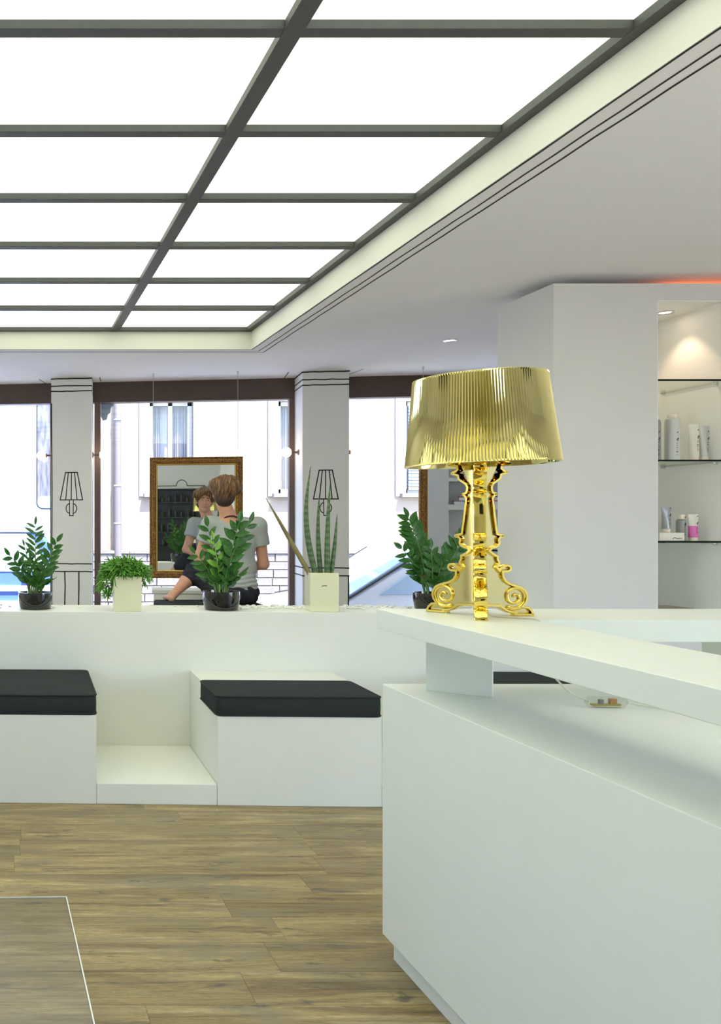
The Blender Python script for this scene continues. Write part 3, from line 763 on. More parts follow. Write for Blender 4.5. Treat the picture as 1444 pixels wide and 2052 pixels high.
for x0, x1 in ((-2.7, -1.0015), (0.4595, 1.0385), (1.8215, 2.4585)): MB().box(x0, x1, 0.002, WF - 0.001, 0, 0.10).build('step', M['lam2'], bench, bevel=0.0025)

def cushion(x0, x1, y0, y1, z0, z1, label):
    t = thing('seat_cushion', label, 'cushion', bl((x0 + x1) / 2, (y0 + y1) / 2, z0), BA, 'charcoal bench cushions')
    w, d, h = (x1 - x0) / 2, (y1 - y0) / 2, z1 - z0
    n = 24; r = 0.03; vs = []; fs = []
    prof = []
    # rounded rectangle outline
    ol = rrect(-w, w, -d, d, r, 5)
    rings = [(0.985, 0.0), (1.0, 0.008), (1.003, h * 0.5), (1.0, h - 0.006), (0.99, h)]
    for sc_, z in rings:
        for x, y in ol: vs.append((x * sc_, y * sc_, z))
    N = len(ol)
    for s_ in (0.93, 0.8, 0.6, 0.35):
        for x, y in ol: vs.append((x * s_, y * s_, h + 0.012 * (1 - s_ ** 3)))
    vs.append((0, 0, h + 0.012)); K = len(rings) + 4
    for i in range(K - 1):
        for k in range(N): fs.append((i * N + k, i * N + (k + 1) % N, (i + 1) * N + (k + 1) % N, (i + 1) * N + k))
    for k in range(N): fs.append(((K - 1) * N + k, (K - 1) * N + (k + 1) % N, len(vs) - 1))
    fs.append(tuple(range(N - 1, -1, -1)))
    MB().add(vs, fs).build('pad', M['cush'], t, True, angle=60)
    for z in (0.006, h - 0.002):
        MB().tube([(x * 1.0, y * 1.0, z) for x, y in ol + ol[:1]], 0.0045, 6, False).build('piping', M['pipe'], t, True)
cushion(-0.32, 0.458, 0.0, WF - 0.02, 0.43, 0.527, 'charcoal seat cushion at the left edge of the bench')
cushion(1.035, 1.822, -0.004, 0.425, 0.43, 0.527, 'charcoal seat cushion beside the reception counter')
cushion(2.46, 2.96, 0.0, WF - 0.02, 0.43, 0.53, 'charcoal seat cushion seen through the gap under the countertop')

# pale pebbles strewn along the planter ledge
rng = random.Random(5); pbm = MB()
for k in range(260):
    x = rng.choice([rng.uniform(1.35, 1.75), rng.uniform(1.95, 2.3), rng.uniform(-0.4, 2.9)]); y = WF + rng.uniform(0.17, WT - 0.02)
    r = rng.uniform(0.006, 0.011)
    pbm.sphere((x, y, ZP + r * 0.5), (r * 1.2, r, r * 0.62), 6, 4)
pb_ = pbm.build('pebbles', mat('frosted_pebble', (0.85, 0.86, 0.80, 1), 0.4), None, True, loc=tuple(B0), rotz=BA)
tag(pb_, 'pale pebbles strewn along the planter ledge', 'pebbles'); pb_['kind'] = 'stuff'

# ------------------------------------------------------------------ plants
def leaf_mesh(m, L=1.0, W=0.42, cup=0.10, bend=0.12):
    vs = []; fs = []; K = 7
    for i in range(K + 1):
        u = i / K
        w = W / 2 * (math.sin(PI * min(1, u ** 0.85)) ** 0.8) * (1.0 - 0.1 * u) + 0.006
        if i == K: w = 0.002
        for s_ in (-1, -0.5, 0, 0.5, 1): vs.append((u * L, s_ * w, -bend * u * u + cup * abs(s_) * w * 2))
    for i in range(K):
        for k in range(4): fs.append((i * 5 + k, (i + 1) * 5 + k, (i + 1) * 5 + k + 1, i * 5 + k + 1))
    top = len(vs); vs += [(x, y, z - 0.02) for x, y, z in vs]
    fs += [tuple(top + j for j in reversed(f)) for f in list(fs)]
    rim = [i * 5 for i in range(K + 1)] + [K * 5 + 1, K * 5 + 2, K * 5 + 3] + [i * 5 + 4 for i in range(K, -1, -1)] + [3, 2, 1]
    for a, c in zip(rim, rim[1:] + rim[:1]): fs.append((a, c, c + top, a + top))
    me = bpy.data.meshes.new('leaf'); me.from_pydata(vs, [], fs); me.update(); me.materials.append(m)
    me.polygons.foreach_set('use_smooth', [True] * len(me.polygons)); me.set_sharp_from_angle(angle=R(50))
    return me
LEAF = leaf_mesh(M['leaf']); LEAFN = leaf_mesh(M['leaf'], 1.0, 0.30, 0.2, 0.05); LEAFY = leaf_mesh(M['leafl'])

def black_pot(t, r, h, mark=True):
    MB().lathe([(r * 0.82, 0.0), (r * 0.90, 0.006), (r * 0.96, h * 0.35), (r, h * 0.7), (r, h), (r - 0.007, h), (r - 0.009, h - 0.02), (0.0, h - 0.02)], 40).build('pot', M['pot'], t, True)
    MB().lathe([(0.0, h - 0.018), (r * 0.7, h - 0.016), (r - 0.009, h - 0.019)], 28).build('soil', M['soil'], t, True)
    pts = []
    for k in range(21):
        a = -PI / 2 + (k / 20 - 0.5) * 2.5
        z = h * 0.16 + h * 0.66 * abs(k / 10 - 1) ** 2.2
        pts.append(((r + 0.003) * math.cos(a) * (0.93 + 0.07 * min(1, z / (h * .6))), (r + 0.003) * math.sin(a) * (0.93 + 0.07 * min(1, z / (h * .6))), z))
    MB().tube(pts, 0.0016, 6).build('handle', M['wire'], t, True)
    return h - 0.02

def zz_stem(t, z0, base, tip, n, ll, seed, face=0.0, narrow=False, young=False, start=0.28, wid=1.0):
    rg = random.Random(seed)
    b0 = Vector((base[0], base[1], z0)); tp = Vector(tip)
    side = Vector((tp.x - b0.x, tp.y - b0.y, 0))
    c = b0 + (tp - b0) * 0.45 - side * 0.28 + Vector((0, 0, 0.03))
    P = []; K = 14
    for i in range(K + 1):
        u = i / K; P.append(b0 * (1 - u) ** 2 + c * 2 * u * (1 - u) + tp * u * u)
    st = MB().tube(P, [0.0052 * (1 - 0.72 * i / K) for i in range(K + 1)], 7).build('stem', M['stem'] if not young else M['leafl'], t, True)
    me = LEAFY if young else (LEAFN if narrow else LEAF)
    for i in range(n):
        u = start + (1 - start) * i / (n - 1)
        f = u * K; k = min(K - 1, int(f)); p = P[k].lerp(P[k + 1], f - k)
        tg = (P[k + 1] - P[k]).normalized()
        # leaflets leave the stem alternately, in a plane turned by `face` about the stem
        ref = Vector((math.cos(face), math.sin(face), 0)); sd = (ref - tg * ref.dot(tg)).normalized()
        sg = -1 if i % 2 else 1
        an = R(rg.uniform(42, 60)) if i < n - 1 else R(6)
        d = (tg * math.cos(an) + sd * sg * math.sin(an)).normalized()
        nr = sd.cross(tg).normalized()
        if nr.y > 0: nr = -nr
        nr = (nr + Vector((rg.uniform(-.4, .4), rg.uniform(-.2, .2), rg.uniform(-.1, .5)))).normalized()
        yv = nr.cross(d).normalized(); zv = d.cross(yv)
        L = ll * (0.72 + 0.42 * math.sin(PI * (0.15 + 0.75 * u))) * rg.uniform(0.88, 1.1)
        o = bpy.data.objects.new('leaf', me); COL.objects.link(o); o.parent = st
        o.matrix_local = Matrix.Translation(p) @ Matrix((d, yv, zv)).transposed().to_4x4() @ Matrix.Diagonal((L, L * wid * rg.uniform(0.9, 1.15), L, 1))

def zz_plant(x, y, r, h, label, stems, seed, low=5):
    p = bl(x, y, ZP)
    t = thing('potted_zz_plant', label, 'potted plant', p, 0, 'glossy-leaved plants in black bowls')
    z0 = black_pot(t, r, h)
    rg = random.Random(seed)
    for i, (dx, dz, dy, n, ll, kw) in enumerate(stems):
        bx_ = max(-0.6, min(0.6, dx / 0.2)) * r * 0.55
        zz_stem(t, z0, (bx_, rg.uniform(-0.3, 0.3) * r), (dx, dy, h + dz), n, ll, seed * 31 + i, **kw)
    for i in range(low):
        a = 2 * PI * i / low + rg.uniform(-.3, .3)
        q = rg.uniform(0.55, 0.95) * r
        zz_stem(t, z0, (0.3 * r * math.cos(a), 0.3 * r * math.sin(a)), (q * math.cos(a), q * math.sin(a), h + rg.uniform(0.06, 0.13)), 6, 0.062, seed * 77 + i, face=a + PI / 2 + rg.uniform(-.5, .5), start=0.3)
    return t
zz_plant(0.165, WF + 0.16, 0.101, 0.098, 'leafy green plant in a black bowl at the left end of ledge', [
    (0.0, 0.395, 0.02, 17, 0.072, dict(narrow=True, start=0.30, face=0.1)),
    (0.125, 0.295, -0.02, 11, 0.070, dict(start=0.35)),
    (-0.150, 0.215, 0.0, 9, 0.066, dict(start=0.35)),
    (-0.065, 0.27, 0.04, 9, 0.058, dict(narrow=True, face=0.4)),
    (-0.03, 0.19, -0.05, 7, 0.065, dict(face=0.6)),
    (0.09, 0.17, 0.03, 7, 0.07, dict(face=-0.4)),
    (-0.10, 0.15, -0.02, 7, 0.06, dict(face=-0.2)),
    (0.04, 0.13, -0.06, 6, 0.07, dict(face=0.9))], 11)
zz_plant(1.245, WF + 0.14, 0.106, 0.108, 'leafy green plant in black bowl in front of the person', [
    (-0.075, 0.375, 0.02, 11, 0.075, dict(start=0.3)),
    (0.105, 0.40, 0.0, 12, 0.088, dict(start=0.3, wid=1.2)),
    (0.175, 0.40, 0.03, 6, 0.09, dict(start=0.6, face=0.2)),
    (-0.155, 0.22, -0.02, 9, 0.075, dict(start=0.35)),
    (-0.055, 0.30, -0.04, 9, 0.07, dict(young=True, start=0.2, face=0.5)),
    (0.015, 0.22, 0.05, 8, 0.075, dict(face=0.3)),
    (0.07, 0.25, -0.04, 8, 0.08, dict(face=-0.3)),
    (-0.02, 0.15, -0.05, 6, 0.075, dict(face=0.8)),
    (-0.10, 0.13, 0.02, 6, 0.07, dict(face=-0.4)),
    (0.11, 0.11, -0.03, 6, 0.07, dict(face=0.5))], 12)
zz_plant(2.47, WF + 0.17, 0.108, 0.10, 'leafy dark green plant in black bowl behind the gold lamp', [
    (-0.135, 0.435, 0.02, 25, 0.085, dict(start=0.25, wid=1.15)),
    (0.27, 0.41, 0.0, 22, 0.085, dict(start=0.28, wid=1.15)),
    (-0.19, 0.255, -0.02, 10, 0.068, dict(start=0.4)),
    (-0.13, 0.17, 0.02, 7, 0.065, dict(face=0.3)),
    (0.09, 0.24, 0.04, 8, 0.075, dict(face=-0.3)),
    (-0.03, 0.26, -0.04, 9, 0.075, dict(face=0.4)),
    (0.03, 0.18, -0.05, 7, 0.08, dict(face=-0.6)),
    (0.14, 0.14, -0.02, 6, 0.075, dict(face=0.2))], 13, 6)

def square_pot(t, w, h, mark=False, turn=0.0):
    tp = 1.0
    b_ = MB(); s0 = w / 2 * 0.98; s1 = w / 2
    o4 = [(-1, -1), (1, -1), (1, 1), (-1, 1)]
    vs = [(x * s0, y * s0, 0) for x, y in o4] + [(x * s1, y * s1, h) for x, y in o4] + [(x * (s1 - .008), y * (s1 - .008), h) for x, y in o4] + [(x * (s1 - .01), y * (s1 - .01), h - 0.03) for x, y in o4]
    fs = [(3, 2, 1, 0)]
    for j in range(3):
        for k in range(4): fs.append((j * 4 + k, j * 4 + (k + 1) % 4, (j + 1) * 4 + (k + 1) % 4, (j + 1) * 4 + k))
    fs.append((12, 13, 14, 15))
    b_.add(vs, fs); b_.build('pot', M['cream'], t, bevel=0.004, seg=3)
    MB().box(-s1 + .011, s1 - .011, -s1 + .011, s1 - .011, h - 0.030, h - 0.018).build('soil', M['soil'], t)
    if mark: MB().ribbon([(-0.014, h * 0.66), (-0.004, h * 0.672), (0.012, h * 0.668)], 0.004, 0.0008).build('print', M['wire'], t, loc=(0, -s1 * 0.995, 0))
t = thing('trailing_plant', 'bushy green trailing plant in square cream pot', 'potted plant', bl(0.693, WF + 0.085, ZP), R(-5))
square_pot(t, 0.160, 0.20)
rng = random.Random(8); rh = MB()
for k in range(1500):
    if k < 1200:
        c0, rr = Vector((-0.018, 0.0, 0.222)), (0.118, 0.095, 0.070)
        v = Vector((rng.gauss(0, 1), rng.gauss(0, 1), abs(rng.gauss(0, 1)) - 0.25)).normalized()
    elif k < 1400:
        c0, rr = Vector((-0.112, -0.035, 0.162)), (0.040, 0.045, 0.075)
        v = Vector((rng.gauss(0, 1), rng.gauss(0, 1), rng.gauss(0, 1))).normalized()
    else:
        c0, rr = Vector((0.092, -0.02, 0.205)), (0.035, 0.05, 0.045)
        v = Vector((rng.gauss(0, 1), rng.gauss(0, 1), rng.gauss(0, 1))).normalized()
    q = rng.uniform(0.55, 1.0)
    p = c0 + Vector((v.x * rr[0], v.y * rr[1], v.z * rr[2])) * q
    if p.z < 0.215 and max(abs(p.x), abs(p.y)) < 0.088: p.z = 0.215
    d = (v * 0.8 + Vector((rng.uniform(-.8, .8), rng.uniform(-.8, .8), rng.uniform(-.6, .7)))).normalized()
    L = rng.uniform(0.030, 0.062); P = []
    for i in range(5):
        P.append(p.copy()); p = p + d * L / 4; d = (d + Vector((rng.uniform(-.45, .45), rng.uniform(-.45, .45), -0.28 + rng.uniform(-.2, .2)))).normalized()
    for w_ in P:
        if w_.z < 0.204 and max(abs(w_.x), abs(w_.y)) < 0.084: w_.z = 0.204
    rh.tube(P, [0.0030, 0.0031, 0.0030, 0.0026, 0.0014], 4)
rh.build('foliage', M['moss'], t, True, kind='stuff')

t = thing('spear_leaf_plant', 'tall plant of five spear leaves in square cream pot', 'potted plant', bl(1.808, WF + 0.10, ZP), R(-8))
square_pot(t, 0.158, 0.222, True)
for i, (bx_, by_, dx, dz, r0, mm, bw) in enumerate([(-0.030, 0.0, -0.055, 0.61, 0.0165, 'spear', -0.040), (0.002, 0.025, -0.002, 0.455, 0.0135, 'spear', -0.012),
        (0.032, 0.0, 0.052, 0.515, 0.0155, 'spear', -0.006), (0.055, 0.02, 0.095, 0.335, 0.0125, 'spear', 0.004), (-0.06, -0.015, -0.31, 0.43, 0.0130, 'speardry', 0.0)]):
    P = []; K = 16
    for k in range(K + 1):
        u = k / K; P.append((bx_ + (dx - bx_) * u + bw * math.sin(PI * u), by_ + 0.02 * u, 0.195 + (dz + 0.027) * u))
    rad = [r0 * (1.0 - (k / K) ** 2.2) * (0.9 + 0.1 * min(1, k / 3)) + 0.0012 for k in range(K + 1)]
    MB().tube(P, rad, 12).build('leaf', M[mm], t, True)

# ------------------------------------------------------------------ mirrors on wires
MA = R(-9.2)
def wall_mirror(cx, cy, label):
    t = thing('framed_mirror', label, 'mirror', (cx, cy, 0.843), MA, 'gilt mirrors hung before the windows')
    w, h = 0.844, 1.123
    prof = [(0.0, 0.012), (0.0, -0.012), (0.010, -0.020), (0.018, -0.012), (0.030, -0.014), (0.046, -0.030), (0.055, -0.026), (0.060, -0.014)]   # inset, y
    prof2 = [(0.060, -0.014), (0.062, -0.019), (0.068, -0.019), (0.074, -0.006), (0.074, 0.012)]
    def ring(pr):
        vs = []; fs = []; n = len(pr)
        for ix, (sx, sz) in enumerate(((0, 0), (1, 0), (1, 1), (0, 1))):
            for q, y in pr: vs.append(((-w / 2 + q) if sx == 0 else (w / 2 - q), y, q if sz == 0 else h - q))
        for c_ in range(4):
            d_ = (c_ + 1) % 4
            for i in range(n - 1): fs.append((c_ * n + i, d_ * n + i, d_ * n + i + 1, c_ * n + i + 1))
            fs.append((c_ * n + n - 1, d_ * n + n - 1, d_ * n, c_ * n))
        return MB().add(vs, fs)
    f = ring(prof).build('frame', M['frame'], t)
    ring(prof2).build('gilt_fillet', M['fillet'], f)
    # beaded ornament along the frame
    bd = MB()
    n1 = int((w - 0.08) / 0.022); n2 = int((h - 0.08) / 0.022)
    for k in range(n1 + 1):
        x = -w / 2 + 0.04 + (w - 0.08) * k / n1
        for z in (0.040, h - 0.040): bd.sphere((x, -0.026, z), (0.009, 0.007, 0.008), 6, 4)
    for k in range(1, n2):
        z = 0.04 + (h - 0.08) * k / n2
        for x in (-w / 2 + 0.04, w / 2 - 0.04): bd.sphere((x, -0.026, z), (0.008, 0.007, 0.009), 6, 4)
    bd.build('beading', M['frame'], f, True, kind='stuff')
    MB().box(-w / 2 + 0.072, w / 2 - 0.072, -0.003, 0.004, 0.072, h - 0.072).build('mirror_glass', M['mirror'], t)
    MB().box(-w / 2 + 0.01, w / 2 - 0.01, 0.005, 0.011, 0.01, h - 0.01).build('backing', M['brown'], t)
    for x in (-w / 2 + 0.035, w / 2 - 0.045):
        wr = MB().tube([(x, 0.0, h - 0.004), (x, 0.0, ZC - 0.843)], 0.0022, 6).build('wire', M['chrome'], t, True)
        MB().lathe([(0.004, -0.03), (0.010, -0.004), (0.010, 0.0)], 10, (x, 0, ZC - 0.843)).build('ceiling_hook', M['chrome'], wr, True)
wall_mirror(1.793, 8.085, 'gilt framed mirror reflecting the seated person')
wall_mirror(4.13, 7.715, 'gilt framed mirror partly hidden behind the gold lamp')

# white cabinet under the first mirror, the padded stool bench, the black cabinet behind the camera
t = thing('styling_cabinet', 'low white cabinet under the mirror, left of the person', 'cabinet', (1.80, 7.80, 0), MA)
MB().box(-0.44, 0.44, -0.15, 0.15, 0.05, 0.735).build('body', M['lam'], t, bevel=0.003); MB().box(-0.455, 0.455, -0.165, 0.165, 0.735, 0.765).build('top', M['lam'], t, bevel=0.003)
MB().box(-0.40, 0.40, -0.12, 0.12, 0.0, 0.05).build('plinth', M['wall'], t)
for x0, x1 in ((-0.435, -0.004), (0.004, 0.435)): MB().box(x0, x1, -0.166, -0.1505, 0.07, 0.725).build('door', M['lam'], t, bevel=0.002)
t = thing('padded_stool_bench', 'black padded stool bench the person sits on', 'stool', (1.66, 7.04, 0))
MB().box(-0.40, 0.40, -0.24, 0.24, 0.655, 0.72).build('seat_pad', M['cush'], t, bevel=0.02, seg=3)
MB().box(-0.37, 0.37, -0.21, 0.21, 0.63, 0.655).build('seat_frame', M['black'], t)
for sx in (-1, 1):
    for sy in (-1, 1): MB().tube([(sx * 0.34, sy * 0.18, 0.63), (sx * 0.36, sy * 0.20, 0.0)], [0.018, 0.013], 10).build('leg', M['chrome'], t, True)
t = thing('product_cabinet', 'tall black shelf cabinet of bottles seen in the mirror', 'cabinet', (0.18, RY0, 0))
MB().box(-0.80, 0.72, 0.02, 0.04, 0.52, 2.03).build('back_panel', M['black'], t)
for x in (-0.80, 0.70): MB().box(x, x + 0.02, 0.04, 0.34, 0.52, 2.03).build('side', M['black'], t)
for z in (0.52, 0.84, 1.14, 1.44, 1.74, 2.01): MB().box(-0.78, 0.70, 0.04, 0.34, z, z + 0.02).build('shelf_board', M['black'], t)
MB().box(-0.80, 0.72, 0.02, 0.36, 0.0, 0.515).build('base_unit', M['lam'], t)
rng = random.Random(3)
M['dkb'] = mat('dark_bottle', (0.02, 0.02, 0.022, 1), 0.25)
bo = MB().lathe([(0.026, 0), (0.028, 0.004), (0.028, 0.12), (0.012, 0.14), (0.012, 0.165)], 10); bme = None
for zi, z in enumerate((0.86, 1.16, 1.46, 1.76)):
    for k in range(11):
        loc = (0.18 - 0.70 + 0.128 * k + rng.uniform(-.02, .02), RY0 + 0.24, z)
        if bme is None: o = bo.build('product_bottle', M['dkb'], None, True, loc=loc); bme = o.data
        else: o = bpy.data.objects.new('product_bottle', bme); COL.objects.link(o); o.location = loc
        s_ = rng.uniform(0.8, 1.2); o.scale = (1, 1, s_)
        tag(o, 'dark bottle on the ' + ('lowest', 'second lowest', 'third', 'topmost')[zi] + ' shelf of the black cabinet seen in the mirror', 'bottle', 'dark bottles on the ' + ('lowest', 'second', 'third', 'topmost')[zi] + ' cabinet shelf')

# ------------------------------------------------------------------ reception counter
t = thing('reception_counter', 'white L-shaped reception counter with raised top slab', 'counter', (1.19, 2.734, 0))
ctr = t
MB().box(0.0, 1.15, -2.3, 0.0, 0.08, 0.862).build('body', M['lam'], t, bevel=0.002)
MB().box(0.035, 1.12, -2.27, -0.002, 0.0, 0.08).build('plinth', M['lam'], t)
X = 1.19; Y = 2.734
MB().prism([(1.157 - X, 0.45 - Y), (1.452 - X, 0.45 - Y), (1.452 - X, 2.387 - Y), (2.75 - X, 2.387 - Y), (2.75 - X, 2.70 - Y), (1.157 - X, 2.70 - Y)], 'z', 1.040, 1.10).build('countertop', M['lam'], t, bevel=0.0018)
def obl_panel(x0, y0, x1, y1, th_):
    d = Vector((x1 - x0, y1 - y0)).normalized(); q = Vector((-d.y, d.x)) * th_
    MB().prism([(x0 - X, y0 - Y), (x1 - X, y1 - Y), (x1 + q.x - X, y1 + q.y - Y), (x0 + q.x - X, y0 + q.y - Y)], 'z', 0.862, 1.040).build('support_panel', M['lam'], ctr, bevel=0.0012)
obl_panel(1.273, 2.624, 1.413, 2.518, 0.02); obl_panel(1.20, 0.75, 1.38, 0.62, 0.02); obl_panel(2.10, 2.62, 2.28, 2.50, 0.02)

# ------------------------------------------------------------------ gold table lamp
LXc, LYc, LZ = 1.366, 2.50, 1.10
lamp = thing('table_lamp', 'gold baroque table lamp with pleated shade on the counter', 'lamp', (LXc, LYc, LZ))
kw, kz = 1 / 4080.0, 1 / 4152.0
# outline of one wing: (distance left of axis, height) read as a turned profile, bottom y=1915
raw = [(0, 1800), (205, 1808), (275, 1855), (330, 1878), (385, 1888), (385, 1915), (620, 1915), (622, 1890), (598, 1840), (560, 1800), (500, 1793),
       (535, 1755), (551, 1700), (545, 1645), (515, 1595), (465, 1560), (400, 1540), (340, 1522), (290, 1490), (262, 1445), (258, 1402),
       (300, 1400), (335, 1388), (354, 1360), (352, 1328), (330, 1305), (295, 1298), (255, 1306), (222, 1330), (204, 1352),
       (190, 1336), (205, 1312), (216, 1285), (205, 1258), (195, 1238), (196, 1195), (168, 1185), (128, 1160), (105, 1138), (120, 1122), (165, 1112), (202, 1085), (216, 1050), (208, 1010), (222, 992), (258, 988), (272, 968), (255, 948), (215, 938), (186, 930),
       (160, 740), (136, 522), (150, 498), (178, 478), (180, 462), (160, 448), (135, 440), (126, 420), (124, 385), (138, 356), (175, 330), (218, 300), (228, 275), (232, 252), (270, 240), (308, 225), (312, 204), (292, 188), (262, 178), (240, 160), (242, 138), (275, 132), (318, 130), (345, 118), (345, 100), (320, 86), (280, 84), (235, 60), (150, 30), (90, 20), (0, 18)]
wing = [(w * kw, (1915 - y) * kz) for w, y in raw]
def offset(poly, d):
    n = len(poly); out = []
    ar = sum(poly[i][0] * poly[(i + 1) % n][1] - poly[(i + 1) % n][0] * poly[i][1] for i in range(n))
    sg = 1 if ar > 0 else -1
    for i in range(n):
        p0, p, p1 = (Vector(poly[i - 1]), Vector(poly[i]), Vector(poly[(i + 1) % n]))
        a = (p - p0); c = (p1 - p)
        a = a.normalized() if a.length > 1e-9 else c.normalized(); c = c.normalized() if c.length > 1e-9 else a
        na = Vector((-a.y, a.x)) * sg; nc = Vector((-c.y, c.x)) * sg
        m_ = na + nc
        m_ = m_.normalized() / max(0.6, m_.normalized().dot(na)) if m_.length > 1e-6 else na
        q = p + m_ * d
        out.append((max(0.0, q.x) if p.x > 1e-6 else 0.0, q.y))
    return out
wing_mi = []
def wing_mesh():
    T, c = 0.0165, 0.007
    P0 = wing; P1 = offset(wing, 0.0012); Q = offset(wing, 0.0068); Q2 = offset(wing, 0.0088)
    n = len(P0); vs = []; fs = []
    loops = []
    def ring(poly, y):
        o = len(vs); vs.extend((p[0], y, p[1]) for p in poly); loops.append(o); return o
    for sgn in (-1, 1):
        a0 = ring(P0, sgn * (T - 0.002)); a1 = ring(P1, sgn * T); a2 = ring(Q, sgn * T); a3 = ring(Q2, sgn * c)
        for u, v_ in ((a0, a1), (a1, a2), (a2, a3)):
            for i in range(n):
                j = (i + 1) % n; f = (u + i, u + j, v_ + j, v_ + i); fs.append(f if sgn < 0 else f[::-1])
        from mathutils.geometry import tessellate_polygon
        for tri in tessellate_polygon([[Vector((p[0], p[1], 0)) for p in Q2]]):
            f = tuple(a3 + (i if isinstance(i, int) else i) for i in tri); fs.append(f if sgn < 0 else f[::-1])
        if sgn < 0: first_ = a0
        else:
            for i in range(n):
                j = (i + 1) % n; fs.append((first_ + i, a0 + i, a0 + j, first_ + j))
    wing_mi[:] = [1 if len(f) == 3 else 0 for f in fs]
    return vs, fs
wv, wf_ = wing_mesh()
wing_me = None
for k, ang in enumerate((-117.0, 3.0, 123.0)):
    if wing_me is None:
        wb_ = MB().add(wv, wf_); wb_.mi = list(wing_mi); o = wb_.build('wing', [M['gold'], M['goldpale']], lamp, True, angle=38); wing_me = o.data
    else: o = bpy.data.objects.new('wing', wing_me); COL.objects.link(o); o.parent = lamp
    o.rotation_euler = (0, 0, R(ang))
    # raised scroll and foot panel on both faces
    cxv, czv = 398 * kw, (1915 - 1690) * kz
    for sgn in (-1, 1):
        P = []
        for i in range(46):
            a = -2.2 + i / 45 * 4.6 * PI / 2 * 1.55; rr = 0.033 * (1 - i / 45) ** 0.8 + 0.002
            P.append((cxv + rr * math.cos(a) * 1.05, sgn * 0.0095, czv + rr * math.sin(a)))
        MB().tube(P, [0.0062 - 0.0030 * i / 45 for i in range(46)], 8).build('scroll', M['gold'], o, True, angle=180)
MB().tube([(0, 0, 0.0275), (0, 0, 0.46)], 0.0085, 12).build('core_rod', M['gold'], lamp, True)
# pleated shade, a little askew
shade_b, shade_t = 0.432, 0.682
NP = 150; vs = []; fs = []
def shade_ring(r, z, amp):
    o = len(vs)
    for k in range(NP * 4):
        ph = k % 4; rr = r - amp * (0, 0.55, 1.0, 0.55)[ph]
        a = 2 * PI * k / (NP * 4); vs.append((rr * math.cos(a), rr * math.sin(a), z))
    return o
rings = [(0.1985, 0.0, 0.0005), (0.1995, 0.001, 0.0012), (0.1985, 0.006, 0.0036), (0.1845, 0.125, 0.0036), (0.1725, 0.244, 0.0036), (0.1720, 0.249, 0.0012), (0.171, 0.250, 0.0005),
         (0.1655, 0.250, 0.0), (0.1650, 0.244, 0.0), (0.178, 0.125, 0.0), (0.1925, 0.004, 0.0), (0.194, 0.0, 0.0)]
oo = [shade_ring(*q) for q in rings]; N4 = NP * 4
for a, c in zip(oo, oo[1:] + oo[:1]):
    for k in range(N4): fs.append((a + k, a + (k + 1) % N4, c + (k + 1) % N4, c + k))
shd = MB().add(vs, fs).build('shade', M['goldshade'], lamp, True, loc=(0.004, 0, shade_b), angle=30); shd.rotation_euler = (0, R(-1.6), 0)
# three arms and bulbs inside the shade
for k in range(3):
    a = R(-117 + 60 + 120 * k)
    hb = MB().tube([(0.0, 0.0, 0.445), (0.05 * math.cos(a), 0.05 * math.sin(a), 0.455), (0.075 * math.cos(a), 0.075 * math.sin(a), 0.475), (0.075 * math.cos(a), 0.075 * math.sin(a), 0.50)], [0.006, 0.006, 0.010, 0.012], 10).build('bulb_holder', M['gold'], lamp, True)
    MB().lathe([(0.007, 0.5), (0.016, 0.52), (0.017, 0.54), (0.010, 0.565), (0.0, 0.59)], 14, (0.075 * math.cos(a), 0.075 * math.sin(a), 0)).build('bulb', M['warm'], hb, True)
for k in range(3):
    a = R(-117 + 120 * k)
    MB().tube([(0.02 * math.cos(a), 0.02 * math.sin(a), 0.45), (0.06 * math.cos(a), 0.06 * math.sin(a), 0.60), (0.168 * math.cos(a), 0.168 * math.sin(a), 0.672)], 0.003, 6).build('shade_strut', M['gold'], lamp, True)
# cord with in-line dimmer
def smooth_path(P, n=8):
    P = [Vector(p) for p in P]; out = []
    for i in range(len(P) - 1):
        p0, p1, p2, p3 = P[max(0, i - 1)], P[i], P[i + 1], P[min(len(P) - 1, i + 2)]
        for k in range(n):
            t_ = k / n
            out.append(0.5 * ((2 * p1) + (p2 - p0) * t_ + (2 * p0 - 5 * p1 + 4 * p2 - p3) * t_ ** 2 + (3 * p1 - p0 - 3 * p2 + p3) * t_ ** 3))
    out.append(P[-1]); return out
W_ = lambda x, y, z: (x - LXc, y - LYc, z - LZ)
cp = smooth_path([W_(1.366, 2.50, 1.130), W_(1.385, 2.47, 1.104), W_(1.43, 2.42, 1.1028), W_(1.462, 2.381, 1.1012), W_(1.468, 2.372, 1.06), W_(1.50, 2.40, 0.97), W_(1.555, 2.40, 0.905), W_(1.60, 2.385, 0.880)])
cord = MB().tube(cp, 0.0026, 8).build('cord', M['cordm'], lamp, True)
MB().tube(smooth_path([W_(1.70, 2.375, 0.878), W_(1.73, 2.37, 0.872), W_(1.80, 2.335, 0.866), W_(1.95, 2.25, 0.8655)]), 0.0026, 8).build('cord', M['cordm'], lamp, True)
dm = MB().tube([W_(1.592, 2.385, 0.878), W_(1.600, 2.385, 0.878), W_(1.690, 2.377, 0.878), W_(1.70, 2.377, 0.878)], [0.006, 0.0145, 0.0145, 0.006], 16).build('dimmer_case', M['clearplastic'], lamp, True)
MB().box(1.607 - LXc, 1.682 - LXc, 2.374 - LYc, 2.388 - LYc, 0.868 - LZ, 0.873 - LZ).build('circuit_board', mat('pcb_gold', rgb(150, 138, 70), 0.4), dm)
MB().lathe([(0.0, 0.873), (0.007, 0.873), (0.007, 0.885), (0.0, 0.885)], 12, (1.632 - LXc, 2.381 - LYc, -LZ)).build('capacitor', M['greycard'], dm)
